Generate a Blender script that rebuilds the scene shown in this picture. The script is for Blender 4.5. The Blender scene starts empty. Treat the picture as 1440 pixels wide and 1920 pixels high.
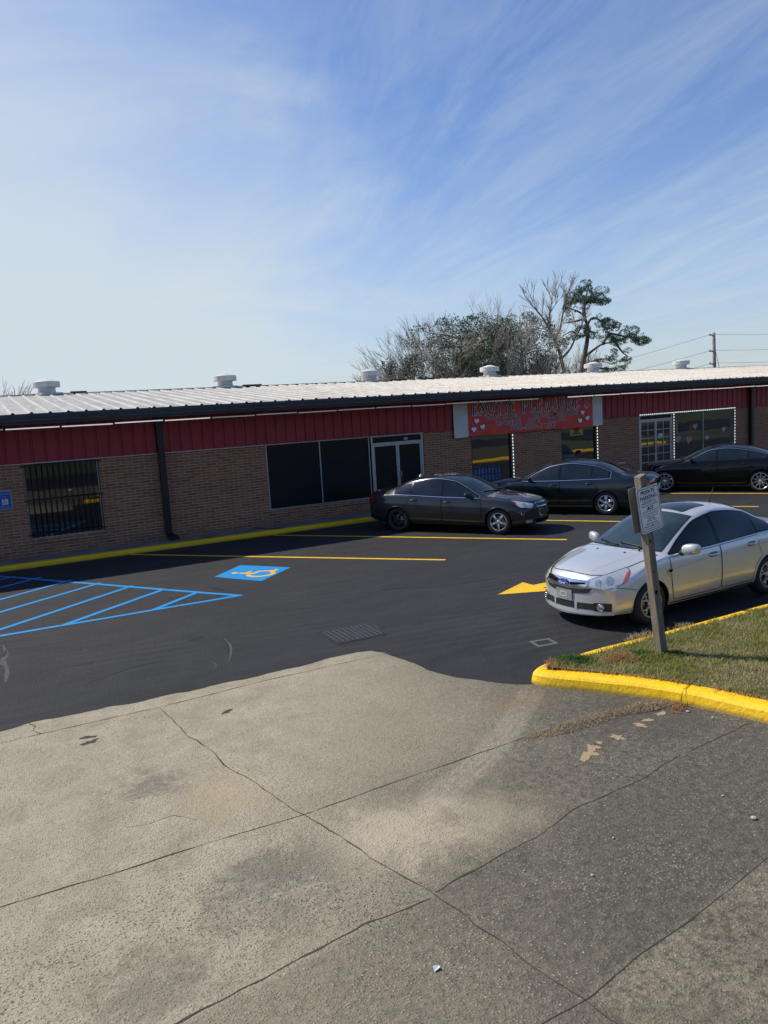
import bpy, bmesh, math, random
from mathutils import Vector, Matrix, noise
from mathutils.bvhtree import BVHTree

random.seed(7)
scn = bpy.context.scene
COL = scn.collection
PI = math.pi
R = math.radians

# ------------------------------------------------------------------ helpers
def tag(o, label=None, cat=None, group=None, kind=None):
    if label: o['label'] = label
    if cat: o['category'] = cat
    if group: o['group'] = group
    if kind: o['kind'] = kind
    return o

def link(o, parent=None, world=False):
    COL.objects.link(o)
    if parent is not None:
        o.parent = parent
        if world:
            o.matrix_parent_inverse = Matrix.Translation(parent.location).inverted()
    return o

def empty(name, loc, rz=0.0, label=None, cat=None, group=None):
    o = bpy.data.objects.new(name, None)
    o.empty_display_size = .2
    COL.objects.link(o)
    o.location = loc
    o.rotation_euler = (0, 0, rz)
    return tag(o, label, cat, group)

class MB:
    """collects geometry that becomes ONE mesh object"""
    def __init__(s):
        s.v = []; s.f = []; s.m = []; s.sm = []
    def add(s, vs, fs, mi=0, smooth=False, M=None):
        b = len(s.v)
        if M is not None:
            vs = [M @ Vector(p) for p in vs]
        s.v += [tuple(p) for p in vs]
        for f in fs:
            s.f.append(tuple(b + i for i in f)); s.m.append(mi); s.sm.append(smooth)
        return s
    def box(s, x0, x1, y0, y1, z0, z1, mi=0, M=None):
        vs = [(x0,y0,z0),(x1,y0,z0),(x1,y1,z0),(x0,y1,z0),(x0,y0,z1),(x1,y0,z1),(x1,y1,z1),(x0,y1,z1)]
        fs = [(0,3,2,1),(4,5,6,7),(0,1,5,4),(1,2,6,5),(2,3,7,6),(3,0,4,7)]
        return s.add(vs, fs, mi, False, M)
    def lathe(s, prof, n=24, mi=0, smooth=True, M=None, cap0=False, cap1=False, axis='z'):
        vs = []; fs = []
        for (r, z) in prof:
            for k in range(n):
                a = 2*PI*k/n
                p = (r*math.cos(a), r*math.sin(a), z)
                if axis == 'y': p = (p[0], p[2], p[1])
                vs.append(p)
        for i in range(len(prof)-1):
            for k in range(n):
                a = i*n+k; b = i*n+(k+1) % n
                q = (a, b, b+n, a+n)
                fs.append(q if axis == 'z' else q[::-1])
        if cap0: fs.append(tuple(range(n))[::-1] if axis == 'z' else tuple(range(n)))
        if cap1:
            t = tuple((len(prof)-1)*n+k for k in range(n))
            fs.append(t if axis == 'z' else t[::-1])
        return s.add(vs, fs, mi, smooth, M)
    def tube(s, pts, rad, n=6, mi=0, smooth=True, cap=True):
        pts = [Vector(p) for p in pts]
        rr = rad if isinstance(rad, (list, tuple)) else [rad]*len(pts)
        vs = []; fs = []
        ref = None
        for i, p in enumerate(pts):
            t = (pts[min(i+1, len(pts)-1)] - pts[max(i-1, 0)])
            if t.length < 1e-9: t = Vector((0,0,1))
            t.normalize()
            if ref is None:
                ref = t.orthogonal().normalized()
            else:
                ref = (ref - t*ref.dot(t))
                ref = ref.normalized() if ref.length > 1e-6 else t.orthogonal().normalized()
            b = t.cross(ref)
            for k in range(n):
                a = 2*PI*k/n
                vs.append(p + (ref*math.cos(a) + b*math.sin(a))*rr[i])
        for i in range(len(pts)-1):
            for k in range(n):
                a = i*n+k; c = i*n+(k+1) % n
                fs.append((a, c, c+n, a+n))
        if cap:
            fs.append(tuple(range(n))[::-1]); fs.append(tuple((len(pts)-1)*n+k for k in range(n)))
        return s.add(vs, fs, mi, smooth)
    def poly(s, pts, mi=0):
        return s.add(pts, [tuple(range(len(pts)))], mi)
    def prism(s, poly2, to3, d, mi=0):
        """extrude a 2-D polygon; to3(u,v,t)->3-D, t in 0..d"""
        n = len(poly2)
        vs = [to3(u, v, 0) for u, v in poly2] + [to3(u, v, d) for u, v in poly2]
        fs = [tuple(range(n))[::-1], tuple(range(n, 2*n))] + [(i, (i+1) % n, n+(i+1) % n, n+i) for i in range(n)]
        return s.add(vs, fs, mi)
    def ribbon(s, pts, w, up=(0,0,1), mi=0, closed=False):
        pts = [Vector(p) for p in pts]; up = Vector(up); n = len(pts)
        ww = w if isinstance(w, (list, tuple)) else [w]*n
        vs = []
        for i, p in enumerate(pts):
            if closed: a, b = pts[(i-1) % n], pts[(i+1) % n]
            else: a, b = pts[max(i-1, 0)], pts[min(i+1, n-1)]
            t = (b-a).normalized(); q = t.cross(up).normalized()
            vs += [p+q*ww[i]/2, p-q*ww[i]/2]
        fs = []
        for i in range(n if closed else n-1):
            j = (i+1) % n
            fs.append((2*i, 2*j, 2*j+1, 2*i+1))
        return s.add(vs, fs, mi)
    def mesh(s, name, mats):
        me = bpy.data.meshes.new(name)
        me.from_pydata(s.v, [], s.f)
        if not isinstance(mats, (list, tuple)): mats = [mats]
        for m in mats: me.materials.append(m)
        me.polygons.foreach_set('material_index', s.m)
        me.polygons.foreach_set('use_smooth', s.sm)
        me.update()
        return me
    def build(s, name, mats, parent=None, world=False, bevel=0, fixn=False):
        me = s.mesh(name, mats)
        if fixn:
            bm = bmesh.new(); bm.from_mesh(me)
            bmesh.ops.recalc_face_normals(bm, faces=bm.faces); bm.to_mesh(me); bm.free()
        o = bpy.data.objects.new(name, me)
        link(o, parent, world)
        if bevel:
            b = o.modifiers.new('bevel', 'BEVEL'); b.width = bevel; b.segments = 2; b.limit_method = 'ANGLE'; b.angle_limit = R(40)
        return o

def pchip(tab):
    tab = sorted(tab); X = [p[0] for p in tab]; Y = [p[1] for p in tab]; n = len(X)
    h = [X[i+1]-X[i] for i in range(n-1)]; d = [(Y[i+1]-Y[i])/h[i] for i in range(n-1)]
    m = [0]*n; m[0] = d[0]; m[-1] = d[-1]
    for i in range(1, n-1):
        if d[i-1]*d[i] > 0:
            w1 = 2*h[i]+h[i-1]; w2 = h[i]+2*h[i-1]
            m[i] = (w1+w2)/(w1/d[i-1]+w2/d[i])
    def f(x):
        if x <= X[0]: return Y[0]
        if x >= X[-1]: return Y[-1]
        i = 0
        while X[i+1] < x: i += 1
        t = (x-X[i])/h[i]; t2 = t*t; t3 = t2*t
        return Y[i]*(2*t3-3*t2+1)+h[i]*m[i]*(t3-2*t2+t)+Y[i+1]*(-2*t3+3*t2)+h[i]*m[i+1]*(t3-t2)
    return f

def smooth_line(pts, sub=6, closed=False):
    """Catmull-Rom through the points"""
    P = [Vector(p) for p in pts]; n = len(P); out = []
    for i in range(n if closed else n-1):
        if closed: a, b, c, d = P[(i-1) % n], P[i], P[(i+1) % n], P[(i+2) % n]
        else: a, b, c, d = P[max(i-1, 0)], P[i], P[i+1], P[min(i+2, n-1)]
        for k in range(sub):
            t = k/sub
            out.append(0.5*((2*b)+(c-a)*t+(2*a-5*b+4*c-d)*t*t+(3*b-a-3*c+d)*t*t*t))
    if not closed: out.append(P[-1])
    return out

def round_poly(pts, r, n=4):
    """round the corners of a 2-D polygon"""
    if r <= 0: return pts
    out = []; N = len(pts)
    for i in range(N):
        p = Vector(pts[i]).to_2d(); a = Vector(pts[i-1]).to_2d(); b = Vector(pts[(i+1) % N]).to_2d()
        da = (a-p); db = (b-p)
        q = min(r, da.length*.45, db.length*.45)
        s = p+da.normalized()*q; e = p+db.normalized()*q
        for k in range(n+1):
            t = k/n
            out.append(tuple((1-t)**2*s+2*t*(1-t)*p+t*t*e))
    return out

# ------------------------------------------------------------------ materials
def newmat(name):
    m = bpy.data.materials.new(name); m.use_nodes = True
    nt = m.node_tree; b = nt.nodes['Principled BSDF']
    return m, nt, b

def N(nt, typ, **kw):
    n = nt.nodes.new(typ)
    for k, v in kw.items():
        if k in n.inputs.keys() if isinstance(k, str) else False: n.inputs[k].default_value = v
        else: setattr(n, k, v)
    return n

def math_n(nt, op, a, b=None, c=None, clamp=False):
    n = nt.nodes.new('ShaderNodeMath'); n.operation = op; n.use_clamp = clamp
    for i, v in enumerate((a, b, c)):
        if v is None: continue
        if hasattr(v, 'links'): nt.links.new(v, n.inputs[i])
        else: n.inputs[i].default_value = v
    return n.outputs[0]

def mixc(nt, fac, a, b, typ='MIX'):
    n = nt.nodes.new('ShaderNodeMix'); n.data_type = 'RGBA'; n.blend_type = typ
    for sock, v in ((n.inputs[0], fac), (n.inputs[6], a), (n.inputs[7], b)):
        if hasattr(v, 'links'): nt.links.new(v, sock)
        elif isinstance(v, (int, float)): sock.default_value = v
        else: sock.default_value = (*v, 1) if len(v) == 3 else v
    return n.outputs[2]

def ramp(nt, src, stops):
    n = nt.nodes.new('ShaderNodeValToRGB'); cr = n.color_ramp
    while len(cr.elements) < len(stops): cr.elements.new(0.5)
    for e, (p, c) in zip(cr.elements, stops):
        e.position = p; e.color = (c, c, c, 1) if isinstance(c, (int, float)) else (*c, 1)
    nt.links.new(src, n.inputs[0])
    return n.outputs[0]

def noise_n(nt, vec, scale, detail=4, rough=.55, dist=0):
    n = nt.nodes.new('ShaderNodeTexNoise')
    n.inputs['Scale'].default_value = scale; n.inputs['Detail'].default_value = detail
    n.inputs['Roughness'].default_value = rough; n.inputs['Distortion'].default_value = dist
    if vec is not None: nt.links.new(vec, n.inputs['Vector'])
    return n.outputs['Fac']

def voro(nt, vec, scale, feature='F1', out='Distance'):
    n = nt.nodes.new('ShaderNodeTexVoronoi'); n.feature = feature
    n.inputs['Scale'].default_value = scale
    nt.links.new(vec, n.inputs['Vector'])
    return n.outputs[out]

def objc(nt):
    return nt.nodes.new('ShaderNodeTexCoord').outputs['Object']

def worldp(nt):
    return nt.nodes.new('ShaderNodeNewGeometry').outputs['Position']

def mapping(nt, vec, scale=(1,1,1), rot=(0,0,0), loc=(0,0,0)):
    n = nt.nodes.new('ShaderNodeMapping'); n.inputs['Scale'].default_value = scale
    n.inputs['Rotation'].default_value = rot; n.inputs['Location'].default_value = loc
    nt.links.new(vec, n.inputs['Vector']); return n.outputs[0]

def bump(nt, b, height, strength=.3, dist=.01):
    n = nt.nodes.new('ShaderNodeBump'); n.inputs['Strength'].default_value = strength; n.inputs['Distance'].default_value = dist
    nt.links.new(height, n.inputs['Height']); nt.links.new(n.outputs[0], b.inputs['Normal'])

def simple(name, col, rough=.6, metal=0.0, var=.15, scale=6.0, bmp=0.0, bscale=80.0, coat=0.0, spec=.5, dark=None):
    m, nt, b = newmat(name)
    v = objc(nt)
    n = noise_n(nt, v, scale, 5, .6)
    lo = tuple(c*(1-var) for c in col) if dark is None else dark
    hi = tuple(min(1, c*(1+var)) for c in col)
    f = ramp(nt, n, [(.3, 0.0), (.7, 1.0)])
    nt.links.new(mixc(nt, f, lo, hi), b.inputs['Base Color'])
    b.inputs['Roughness'].default_value = rough; b.inputs['Metallic'].default_value = metal
    b.inputs['Coat Weight'].default_value = coat; b.inputs['Coat Roughness'].default_value = .04
    b.inputs['Specular IOR Level'].default_value = spec
    if bmp: bump(nt, b, noise_n(nt, v, bscale, 3), bmp, .004)
    return m

def paint(name, col, metal, rough, dirt=(.25,.22,.18), damt=.25, coat=1.0, cr=.03, spec=.5):
    """car paint with flakes and a film of dust that thickens toward the sills"""
    m, nt, b = newmat(name)
    v = objc(nt)
    z = nt.nodes.new('ShaderNodeSeparateXYZ'); nt.links.new(v, z.inputs[0])
    fl = noise_n(nt, v, 900, 1)
    c = mixc(nt, ramp(nt, fl, [(.35, 0.0), (.65, 1.0)]), tuple(x*.88 for x in col), tuple(x*1.1 for x in col))
    low = math_n(nt, 'SUBTRACT', 1.0, math_n(nt, 'DIVIDE', z.outputs[2], .75), clamp=True)
    nd = ramp(nt, noise_n(nt, v, 3.5, 8, .65), [(.35, 0.0), (.75, 1.0)])
    amt = math_n(nt, 'MULTIPLY', math_n(nt, 'ADD', math_n(nt, 'MULTIPLY', low, 1.2), .12), math_n(nt, 'MULTIPLY', nd, damt), clamp=True)
    nt.links.new(mixc(nt, amt, c, dirt), b.inputs['Base Color'])
    b.inputs['Metallic'].default_value = metal; b.inputs['Specular IOR Level'].default_value = spec
    nt.links.new(math_n(nt, 'ADD', math_n(nt, 'MULTIPLY', amt, .5), rough, clamp=True), b.inputs['Roughness'])
    b.inputs['Coat Weight'].default_value = coat
    nt.links.new(math_n(nt, 'ADD', math_n(nt, 'MULTIPLY', amt, .6), cr, clamp=True), b.inputs['Coat Roughness'])
    return m

M = {}
M['black_plastic'] = simple('black_plastic', (.012,.012,.013), .5)
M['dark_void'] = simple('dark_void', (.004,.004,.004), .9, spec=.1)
M['rubber'] = simple('rubber', (.016,.016,.017), .78, bmp=.2, bscale=120)
M['chrome'] = simple('chrome', (.72,.72,.72), .12, 1.0, var=.05)
M['alloy'] = simple('alloy', (.62,.62,.61), .3, .9, var=.12, scale=14)
M['alloy_dull'] = simple('alloy_dull', (.45,.44,.42), .42, .8, var=.2, scale=14)
M['black_steel'] = simple('black_steel', (.012,.012,.012), .45, .2)
M['disc'] = simple('brake_disc', (.18,.17,.16), .45, .8)
def glass_dark(name, col=(.006,.008,.010), rough=.02, spec=.6):
    m, nt, b = newmat(name)
    v = objc(nt)
    n = ramp(nt, noise_n(nt, v, 2.2, 5, .6), [(.35, 0.0), (.7, 1.0)])
    nt.links.new(mixc(nt, n, tuple(c*.6 for c in col), tuple(c*1.5 for c in col)), b.inputs['Base Color'])
    nt.links.new(math_n(nt, 'ADD', math_n(nt, 'MULTIPLY', n, .03), rough), b.inputs['Roughness'])
    b.inputs['Specular IOR Level'].default_value = spec
    return m
M['car_glass'] = glass_dark('car_glass', (.008,.012,.014), .015, .62)
M['windshield'] = glass_dark('windshield_glass', (.018,.032,.038), .02, .75)
M['lamp_clear'] = simple('lamp_clear', (.55,.57,.57), .1, .45, var=.25, scale=40, coat=1)
M['lamp_yellowed'] = simple('lamp_yellowed', (.55,.53,.38), .2, .1, var=.2, scale=18, coat=1)
M['lamp_amber'] = simple('lamp_amber', (.45,.075,.02), .15, 0, var=.2, coat=1)
M['lamp_red'] = simple('lamp_red', (.22,.008,.01), .12, 0, var=.2, coat=1)
M['lamp_inner'] = simple('lamp_inner', (.6,.62,.63), .15, .8, var=.4, scale=30)
M['white_paint'] = simple('white_paint', (.75,.75,.73), .5, var=.06)
M['piano_black'] = simple('piano_black', (.006,.006,.007), .12, spec=.4)
# ------------------------------------------------------------------ cars
class Car:
    """saloon car: lofted closed shell, wheel arches cut out, every panel laid on the shell as its own mesh"""
    def __init__(s, P, root):
        s.P = P; s.root = root; W = P['W']
        nose, tail = P['nose'], P['tail']; H = P['H']+.03
        (cx, cz), (wx, wz), (kx, _), (rx, rz), (bx, bz), (dx, dz) = P['cowl'], P['wtop'], P['peak'], P['rtop'], P['rbase'], P['deck']
        wz += .035; rz += P.get('rup', .04)
        zn, zl = P['zn'], P['zl']; hx, hz = P['hood']
        s.zt = pchip([(nose, zn), (nose-.05, zl), (hx, hz), (cx, cz), ((cx+wx)/2, (cz+wz)/2+.012), (wx, wz), (kx, H), (rx, rz), ((rx+bx)/2, (rz+bz)/2+.01), (bx, bz), (dx, dz), (tail, P['zd'])])
        al = P.get('alag', .17)
        s.ze = pchip([(nose, zn-.03), (nose-.05, zl-.045), (hx, hz-.06), (cx-al, cz-.03), ((cx-al+wx-.1)/2, (cz+wz)/2-.035), (wx-.12, wz-.06), (kx, H-.075), (rx, rz-.085), ((rx+bx)/2+.05, (rz+bz)/2-.05), (bx-.05, bz-.045), (dx, dz-.035), (tail, P['zd']-.03)])
        b0, b1, b2 = P['belt']
        s.zs = pchip([(nose, zn-.1), (nose-.06, zl-.12), (hx, hz-.10), (cx-al, b0), (0, b1), (bx+.15, b2), (dx, dz-.10), (tail, P['zd']-.10)])
        s.w = pchip([(nose, .86*W), (nose-.1, .93*W), (nose-.45, .985*W), (P['fa'], W), (P['ra'], W), (tail+.45, .975*W), (tail+.1, .92*W), (tail, .86*W)])
        s.ye = pchip([(nose, .60*W), (hx, .70*W), (cx-al, .80*W), (wx-.1, P.get('yr', .655)*W), (kx, P.get('yr', .655)*W), (rx, P.get('yr', .655)*.97*W), (bx, .74*W), (dx, .76*W), (tail, .70*W)])
        s.yb = pchip([(nose, .93*W*.93), (hx, .93*W), (cx-al, .945*W), (0, .94*W), (bx, .93*W), (tail, .80*W)])
        s.zb = pchip([(nose, P.get('zbn', .25)), (nose-.25, .19), (nose-.8, .185), (tail+.9, .2), (tail+.3, .24), (tail, .33)])
        s.build_shell()

    def bow(s, x, y):
        P = s.P; W = P['W']
        q = min(1, abs(y)/W)
        def st(t): t = max(0, min(1, t)); return t*t*(3-2*t)
        f = P.get('bow', .36)*st((x-(P['nose']-1.15))/1.15)*q**2.3
        r = P.get('rbow', .24)*st((P['tail']+1.0-x)/1.0)*q**2.3
        return x-f+r

    def build_shell(s):
        P = s.P; W = P['W']; nose, tail = P['nose'], P['tail']
        xs = {nose, nose-.02, nose-.07, nose-.16, nose-.3, tail, tail+.02, tail+.07, tail+.16, tail+.3}
        for k in ('cowl', 'wtop', 'rtop', 'rbase', 'peak'): xs.add(P[k][0])
        xs.add(P['cowl'][0]-P.get('alag', .17)); xs.add(P['rbase'][0]+.1); xs.add(P['cowl'][0]+.08)
        x = nose-.45
        while x > tail+.42:
            if min(abs(x-q) for q in xs) > .075: xs.add(round(x, 3))
            x -= .15
        xs = sorted(xs, reverse=True)
        vs = []; fs = []; rings = []
        def section(x):
            w = s.w(x); zb = s.zb(x); zs = s.zs(x); yb = min(s.yb(x), w*.97); ye = min(s.ye(x), yb*.965); ze = max(s.ze(x), zs+.012); zt = max(s.zt(x), ze+.01)
            hh = zs-zb
            cab = min(1, max(0, (ze-zs-.1)/.25))
            p = [(0, zb), (.72*w, zb), (.935*w, zb+.035), (.985*w, zb+.13*hh+.03), (w, zb+.45*hh), (.995*w, zb+.72*hh), (.972*w, zs-.055), (yb, zs),
                 (yb*.5+ye*.5+.012*cab+.006, zs*.5+ze*.5+.012*cab), (ye, ze), (ye*.62, zt-(zt-ze)*.34), (ye*.3, zt-(zt-ze)*.07), (0, zt)]
            return p
        for x in xs:
            sec = section(x); m = len(sec); ring = []
            for (y, z) in sec:
                ring.append(len(vs)); vs.append((s.bow(x, y), y, z))
            for (y, z) in sec[-2:0:-1]:
                ring.append(len(vs)); vs.append((s.bow(x, y), -y, z))
            rings.append(ring)
        n = len(rings[0])
        for a, b in zip(rings, rings[1:]):
            for k in range(n):
                fs.append((a[k], b[k], b[(k+1) % n], a[(k+1) % n]))
        def cap(ring, x, flip):
            sec = section(x); m = len(sec)
            rows = []
            for i in range(1, m-1):
                L = ring[i]; Rr = ring[n-i]; y, z = sec[i]
                row = [L]
                for q in (.66, .33, 0, -.33, -.66):
                    row.append(len(vs)); vs.append((s.bow(x, q*y), q*y, z))
                row.append(Rr); rows.append(row)
            for a, b in zip(rows, rows[1:]):
                for k in range(len(a)-1):
                    f = (a[k], b[k], b[k+1], a[k+1]); fs.append(f[::-1] if flip else f)
            for row, v, fl in ((rows[0], ring[0], flip), (rows[-1], ring[m-1], not flip)):
                k = len(row)
                for i in range(0, k-1, 1):
                    f = (row[i], row[i+1], v); fs.append(f[::-1] if fl else f)
        cap(rings[0], xs[0], False); cap(rings[-1], xs[-1], True)
        me = bpy.data.meshes.new('shell'); me.from_pydata(vs, [], fs)
        bm = bmesh.new(); bm.from_mesh(me); bmesh.ops.recalc_face_normals(bm, faces=bm.faces)
        cl = bm.edges.layers.float.new('crease_edge'); bm.verts.ensure_lookup_table()
        m_ = (n+2)//2
        for idx, cr in ((7, P.get('cr7', .45)), (9, .5), (5, .25), (2, .5)):
            for a, b in zip(rings, rings[1:]):
                for k in (idx, n-idx):
                    e_ = bm.edges.get((bm.verts[a[k]], bm.verts[b[k]]))
                    if e_: e_[cl] = cr
        bm.to_mesh(me); bm.free()
        o = bpy.data.objects.new('shell', me); COL.objects.link(o)
        sub = o.modifiers.new('s', 'SUBSURF'); sub.levels = 2; sub.render_levels = 2
        dg = bpy.context.evaluated_depsgraph_get()
        full = bpy.data.meshes.new_from_object(o.evaluated_get(dg))
        bm = bmesh.new(); bm.from_mesh(full); s.bvh = BVHTree.FromBMesh(bm); bm.free()
        # wheel arches
        cut = MB()
        for ax in (P['fa'], P['ra']):
            for sg in (-1, 1):
                prof = [(P['ar'], .48*W), (P['ar'], 1.3*W)]
                T = Matrix.Translation((ax, 0, P['wr'])) @ (Matrix.Scale(sg, 4, (0, 1, 0)))
                cut.lathe(prof, 56, axis='y', M=T, cap0=True, cap1=True)
        cme = cut.mesh('cut', [])
        bm = bmesh.new(); bm.from_mesh(cme); bmesh.ops.recalc_face_normals(bm, faces=bm.faces); bm.to_mesh(cme); bm.free()
        co = bpy.data.objects.new('cut', cme); COL.objects.link(co)
        bo = o.modifiers.new('b', 'BOOLEAN'); bo.operation = 'DIFFERENCE'; bo.object = co; bo.solver = 'EXACT'
        dg = bpy.context.evaluated_depsgraph_get(); dg.update()
        body = bpy.data.meshes.new_from_object(o.evaluated_get(dg))
        bpy.data.objects.remove(o); bpy.data.objects.remove(co)
        body.materials.clear(); body.materials.append(P['paint']); body.materials.append(M['dark_void'])
        bm = bmesh.new(); bm.from_mesh(body)
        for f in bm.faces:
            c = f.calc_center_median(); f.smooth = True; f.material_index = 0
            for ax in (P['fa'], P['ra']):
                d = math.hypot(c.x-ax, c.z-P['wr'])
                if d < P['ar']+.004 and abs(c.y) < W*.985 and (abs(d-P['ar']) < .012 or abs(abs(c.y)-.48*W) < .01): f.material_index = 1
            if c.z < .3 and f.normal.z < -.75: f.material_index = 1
        for e in bm.edges:
            if len(e.link_faces) == 2 and e.calc_face_angle(0) > R(35): e.smooth = False
        bm.to_mesh(body); bm.free()
        body.name = 'body'
        s.body = bpy.data.objects.new('body', body); link(s.body, s.root)

    def hit(s, p, d, off):
        loc, nor, i, t = s.bvh.ray_cast(Vector(p)-d*4, d)
        if loc is None: return None
        return loc+nor*off

    def patch(s, name, pts, d, mat, off=.004, res=.06, r=0.0, parent=None, smoothc=False, mb=None, build=True):
        d = Vector(d).normalized()
        u = d.cross(Vector((0,0,1)))
        u = u.normalized() if u.length > .05 else Vector((1,0,0))
        v = u.cross(d).normalized()
        P2 = [(Vector(p).dot(u), Vector(p).dot(v)) for p in pts]
        if smoothc: P2 = [tuple(q.to_2d()) for q in smooth_line([(a, b, 0) for a, b in P2], 5, True)]
        elif r: P2 = round_poly(P2, r)
        # signed area -> face toward -d
        A = sum(P2[i-1][0]*P2[i][1]-P2[i][0]*P2[i-1][1] for i in range(len(P2)))
        if A < 0: P2 = P2[::-1]
        bm = bmesh.new()
        bm.faces.new([bm.verts.new((a, b, 0)) for a, b in P2])
        for ax in (0, 1):
            lo = min(q[ax] for q in P2); hi = max(q[ax] for q in P2)
            k = int((hi-lo)/res)
            for i in range(1, k+1):
                c = [0,0,0]; c[ax] = lo+(hi-lo)*i/(k+1); nn = [0,0,0]; nn[ax] = 1
                bmesh.ops.bisect_plane(bm, geom=bm.verts[:]+bm.edges[:]+bm.faces[:], plane_co=c, plane_no=nn)
        bmesh.ops.triangulate(bm, faces=[f for f in bm.faces if len(f.verts) > 4])
        dead = []
        for q in bm.verts:
            h = s.hit(u*q.co.x+v*q.co.y, d, off)
            if h is None: dead.append(q)
            else: q.co = h
        bmesh.ops.delete(bm, geom=dead, context='VERTS')
        me = bpy.data.meshes.new(name)
        for f in bm.faces: f.smooth = True
        # orientation toward the viewer
        bm.normal_update()
        if bm.faces and sum(f.normal.dot(d)*f.calc_area() for f in bm.faces) > 0:
            bmesh.ops.reverse_faces(bm, faces=bm.faces)
        bm.to_mesh(me); bm.free(); me.materials.append(mat)
        o = bpy.data.objects.new(name, me); link(o, parent or s.root)
        return o

    def line(s, mb, pts, d, w, off=.005, sub=6, closed=False, mi=0, step=.05, smooth=True):
        """ribbon laid on the shell"""
        d = Vector(d).normalized()
        L = smooth_line(pts, sub, closed) if smooth else [Vector(p) for p in pts]
        # resample
        if not smooth:
            Q = []
            for a, b in zip(L, L[1:]):
                k = max(1, int((b-a).length/step))
                Q += [a.lerp(b, i/k) for i in range(k)]
            Q.append(L[-1]); L = Q
        hp = []
        for p in L:
            loc, nor, i, t = s.bvh.ray_cast(p-d*4, d)
            if loc is None: continue
            hp.append((loc+nor*off, nor))
        if len(hp) < 2: return
        vs = []; fs = []; n = len(hp)
        for i, (p, nor) in enumerate(hp):
            if closed: t = hp[(i+1) % n][0]-hp[i-1][0]
            else: t = hp[min(i+1, n-1)][0]-hp[max(i-1, 0)][0]
            q = nor.cross(t).normalized()*w/2
            vs += [p+q, p-q]
        for i in range(n if closed else n-1):
            j = (i+1) % n
            fs.append((2*i, 2*i+1, 2*j+1, 2*j))
        mb.add(vs, fs, mi, True)

    # --------------------------------------------------------------
    def dlo(s, x0, x1, up=.05, lo=.03, n=16, lead=True):
        """points of a window between x0 (front) and x1 (rear): follows belt and roof rail"""
        U = []; Lw = []
        for i in range(n+1):
            x = x0+(x1-x0)*i/n
            a = s.zs(x)+lo; b = s.ze(x)-up
            if b-a > .012:
                U.append((x, b)); Lw.append((x, a))
        return U+Lw[::-1]

    def side(s, sg):
        """everything on one flank; sg=+1 left, -1 right"""
        P = s.P; W = P['W']; d = (0, -sg, 0); rt = s.root
        Y = lambda pts: [(x, sg*1.0, z) for x, z in pts]
        A, Bp, Cp, Q = P['dlo']          # A pillar foot, B pillar, C (rear door glass end), end of glass
        s.patch('window_surround', Y(s.dlo(A+.03, Q-.02, .030, .012, 40)), d, M['piano_black'], .003, .05)
        g = P.get('glass', M['car_glass'])
        s.patch('side_window', Y(s.dlo(A-.02, Bp+.03, .055, .03)), d, g, .006, .05, .012)
        s.patch('side_window', Y(s.dlo(Bp-.04, Cp, .055, .03)), d, g, .006, .05, .012)
        s.patch('quarter_window', Y(s.dlo(Cp-.045, Q+.03, .055, .03)), d, g, .006, .05, .012)
        if P.get('trim'):
            t = MB(); U = s.dlo(A+.05, Q-.04, .022, .006, 44); k = len(U)//2
            if P['trim'] == 'full':
                s.line(t, Y(U), d, .018, .008, 1, True)
            else:
                s.line(t, Y(U[:k]+P.get('tailtrim', [])), d, .022, .008, 2)
            t.build('window_trim', M['chrome'], rt)
        # doors
        zf = P.get('sill', .30)
        F0 = P['door0']; R1 = P['door1']
        def low(x): return s.zs(x)-.012
        def front_door():
            x0, x1 = F0, Bp+.0
            pts = [(x0+.03, low(x0)), (x0+.035, .6), (x0, zf+.03), (x0-.03, zf), (x1+.03, zf), (x1, zf+.03)]
            pts += [(x1-.01, low(x1))]
            pts += [(x, low(x)) for x in [x1+(x0-x1)*i/8 for i in range(1, 8)]]
            return pts
        def rear_door():
            x0, x1 = Bp-.012, R1
            ar = P['ar']+.05; cx, cz = P['ra'], P['wr']
            pts = [(x0-.01, low(x0)), (x0, zf+.03), (x0-.03, zf)]
            a0 = math.asin(max(-1, min(1, (zf-cz)/ar)))
            for i in range(9):
                a = a0+(R(62)-a0)*i/8
                pts.append((cx+ar*math.cos(a), cz+ar*math.sin(a)))
            xe = max(x1, cx+ar*math.cos(R(62))-.08)
            pts += [(xe, cz+ar*.95+.12), (R1, low(R1)-.1), (R1+.01, low(R1))]
            pts += [(x, low(x)) for x in [R1+(x0-R1)*i/8 for i in range(1, 8)]]
            return pts
        for dr, hx in ((front_door(), Bp+.16), (rear_door(), R1+.17)):
            o = s.patch('door', Y(dr), d, P['paint'], .0045, .07)
            gap = MB(); s.line(gap, Y(dr+[dr[0]]), d, .008, .0062, smooth=False, step=.06)
            gap.build('door_gap', M['dark_void'], o)
            hz = s.zs(hx)-P.get('hz', .115)
            b = s.hit((hx, sg, hz), Vector(d), 0)
            hnd = MB(); y = b.y
            rec = s.patch('handle_recess', Y([(hx+.085, hz+.034), (hx-.085, hz+.034), (hx-.08, hz-.036), (hx+.08, hz-.036)]), d, P.get('recess', M['black_plastic']), .0065, .04, .025, parent=o)
            prof = [(hx-.10, y+sg*.004), (hx-.085, y+sg*.03), (hx-.03, y+sg*.04), (hx+.05, y+sg*.038), (hx+.085, y+sg*.026), (hx+.1, y+sg*.004)]
            hnd.tube([(a, b2, hz+.004) for a, b2 in prof], [.012, .018, .020, .019, .016, .011], 8)
            hnd.build('door_handle', P.get('handle', P['paint']), o)
        if P.get('molding'):
            mo = MB()
            for (x0, x1) in ((F0-.03, Bp+.03), (Bp-.04, R1+.18)):
                s.line(mo, Y([(x0, P['molding']), ((x0+x1)/2, P['molding']+.012), (x1, P['molding']+.025)]), d, .03, .012)
            mo.build('side_molding', P['paint'], rt)
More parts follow.
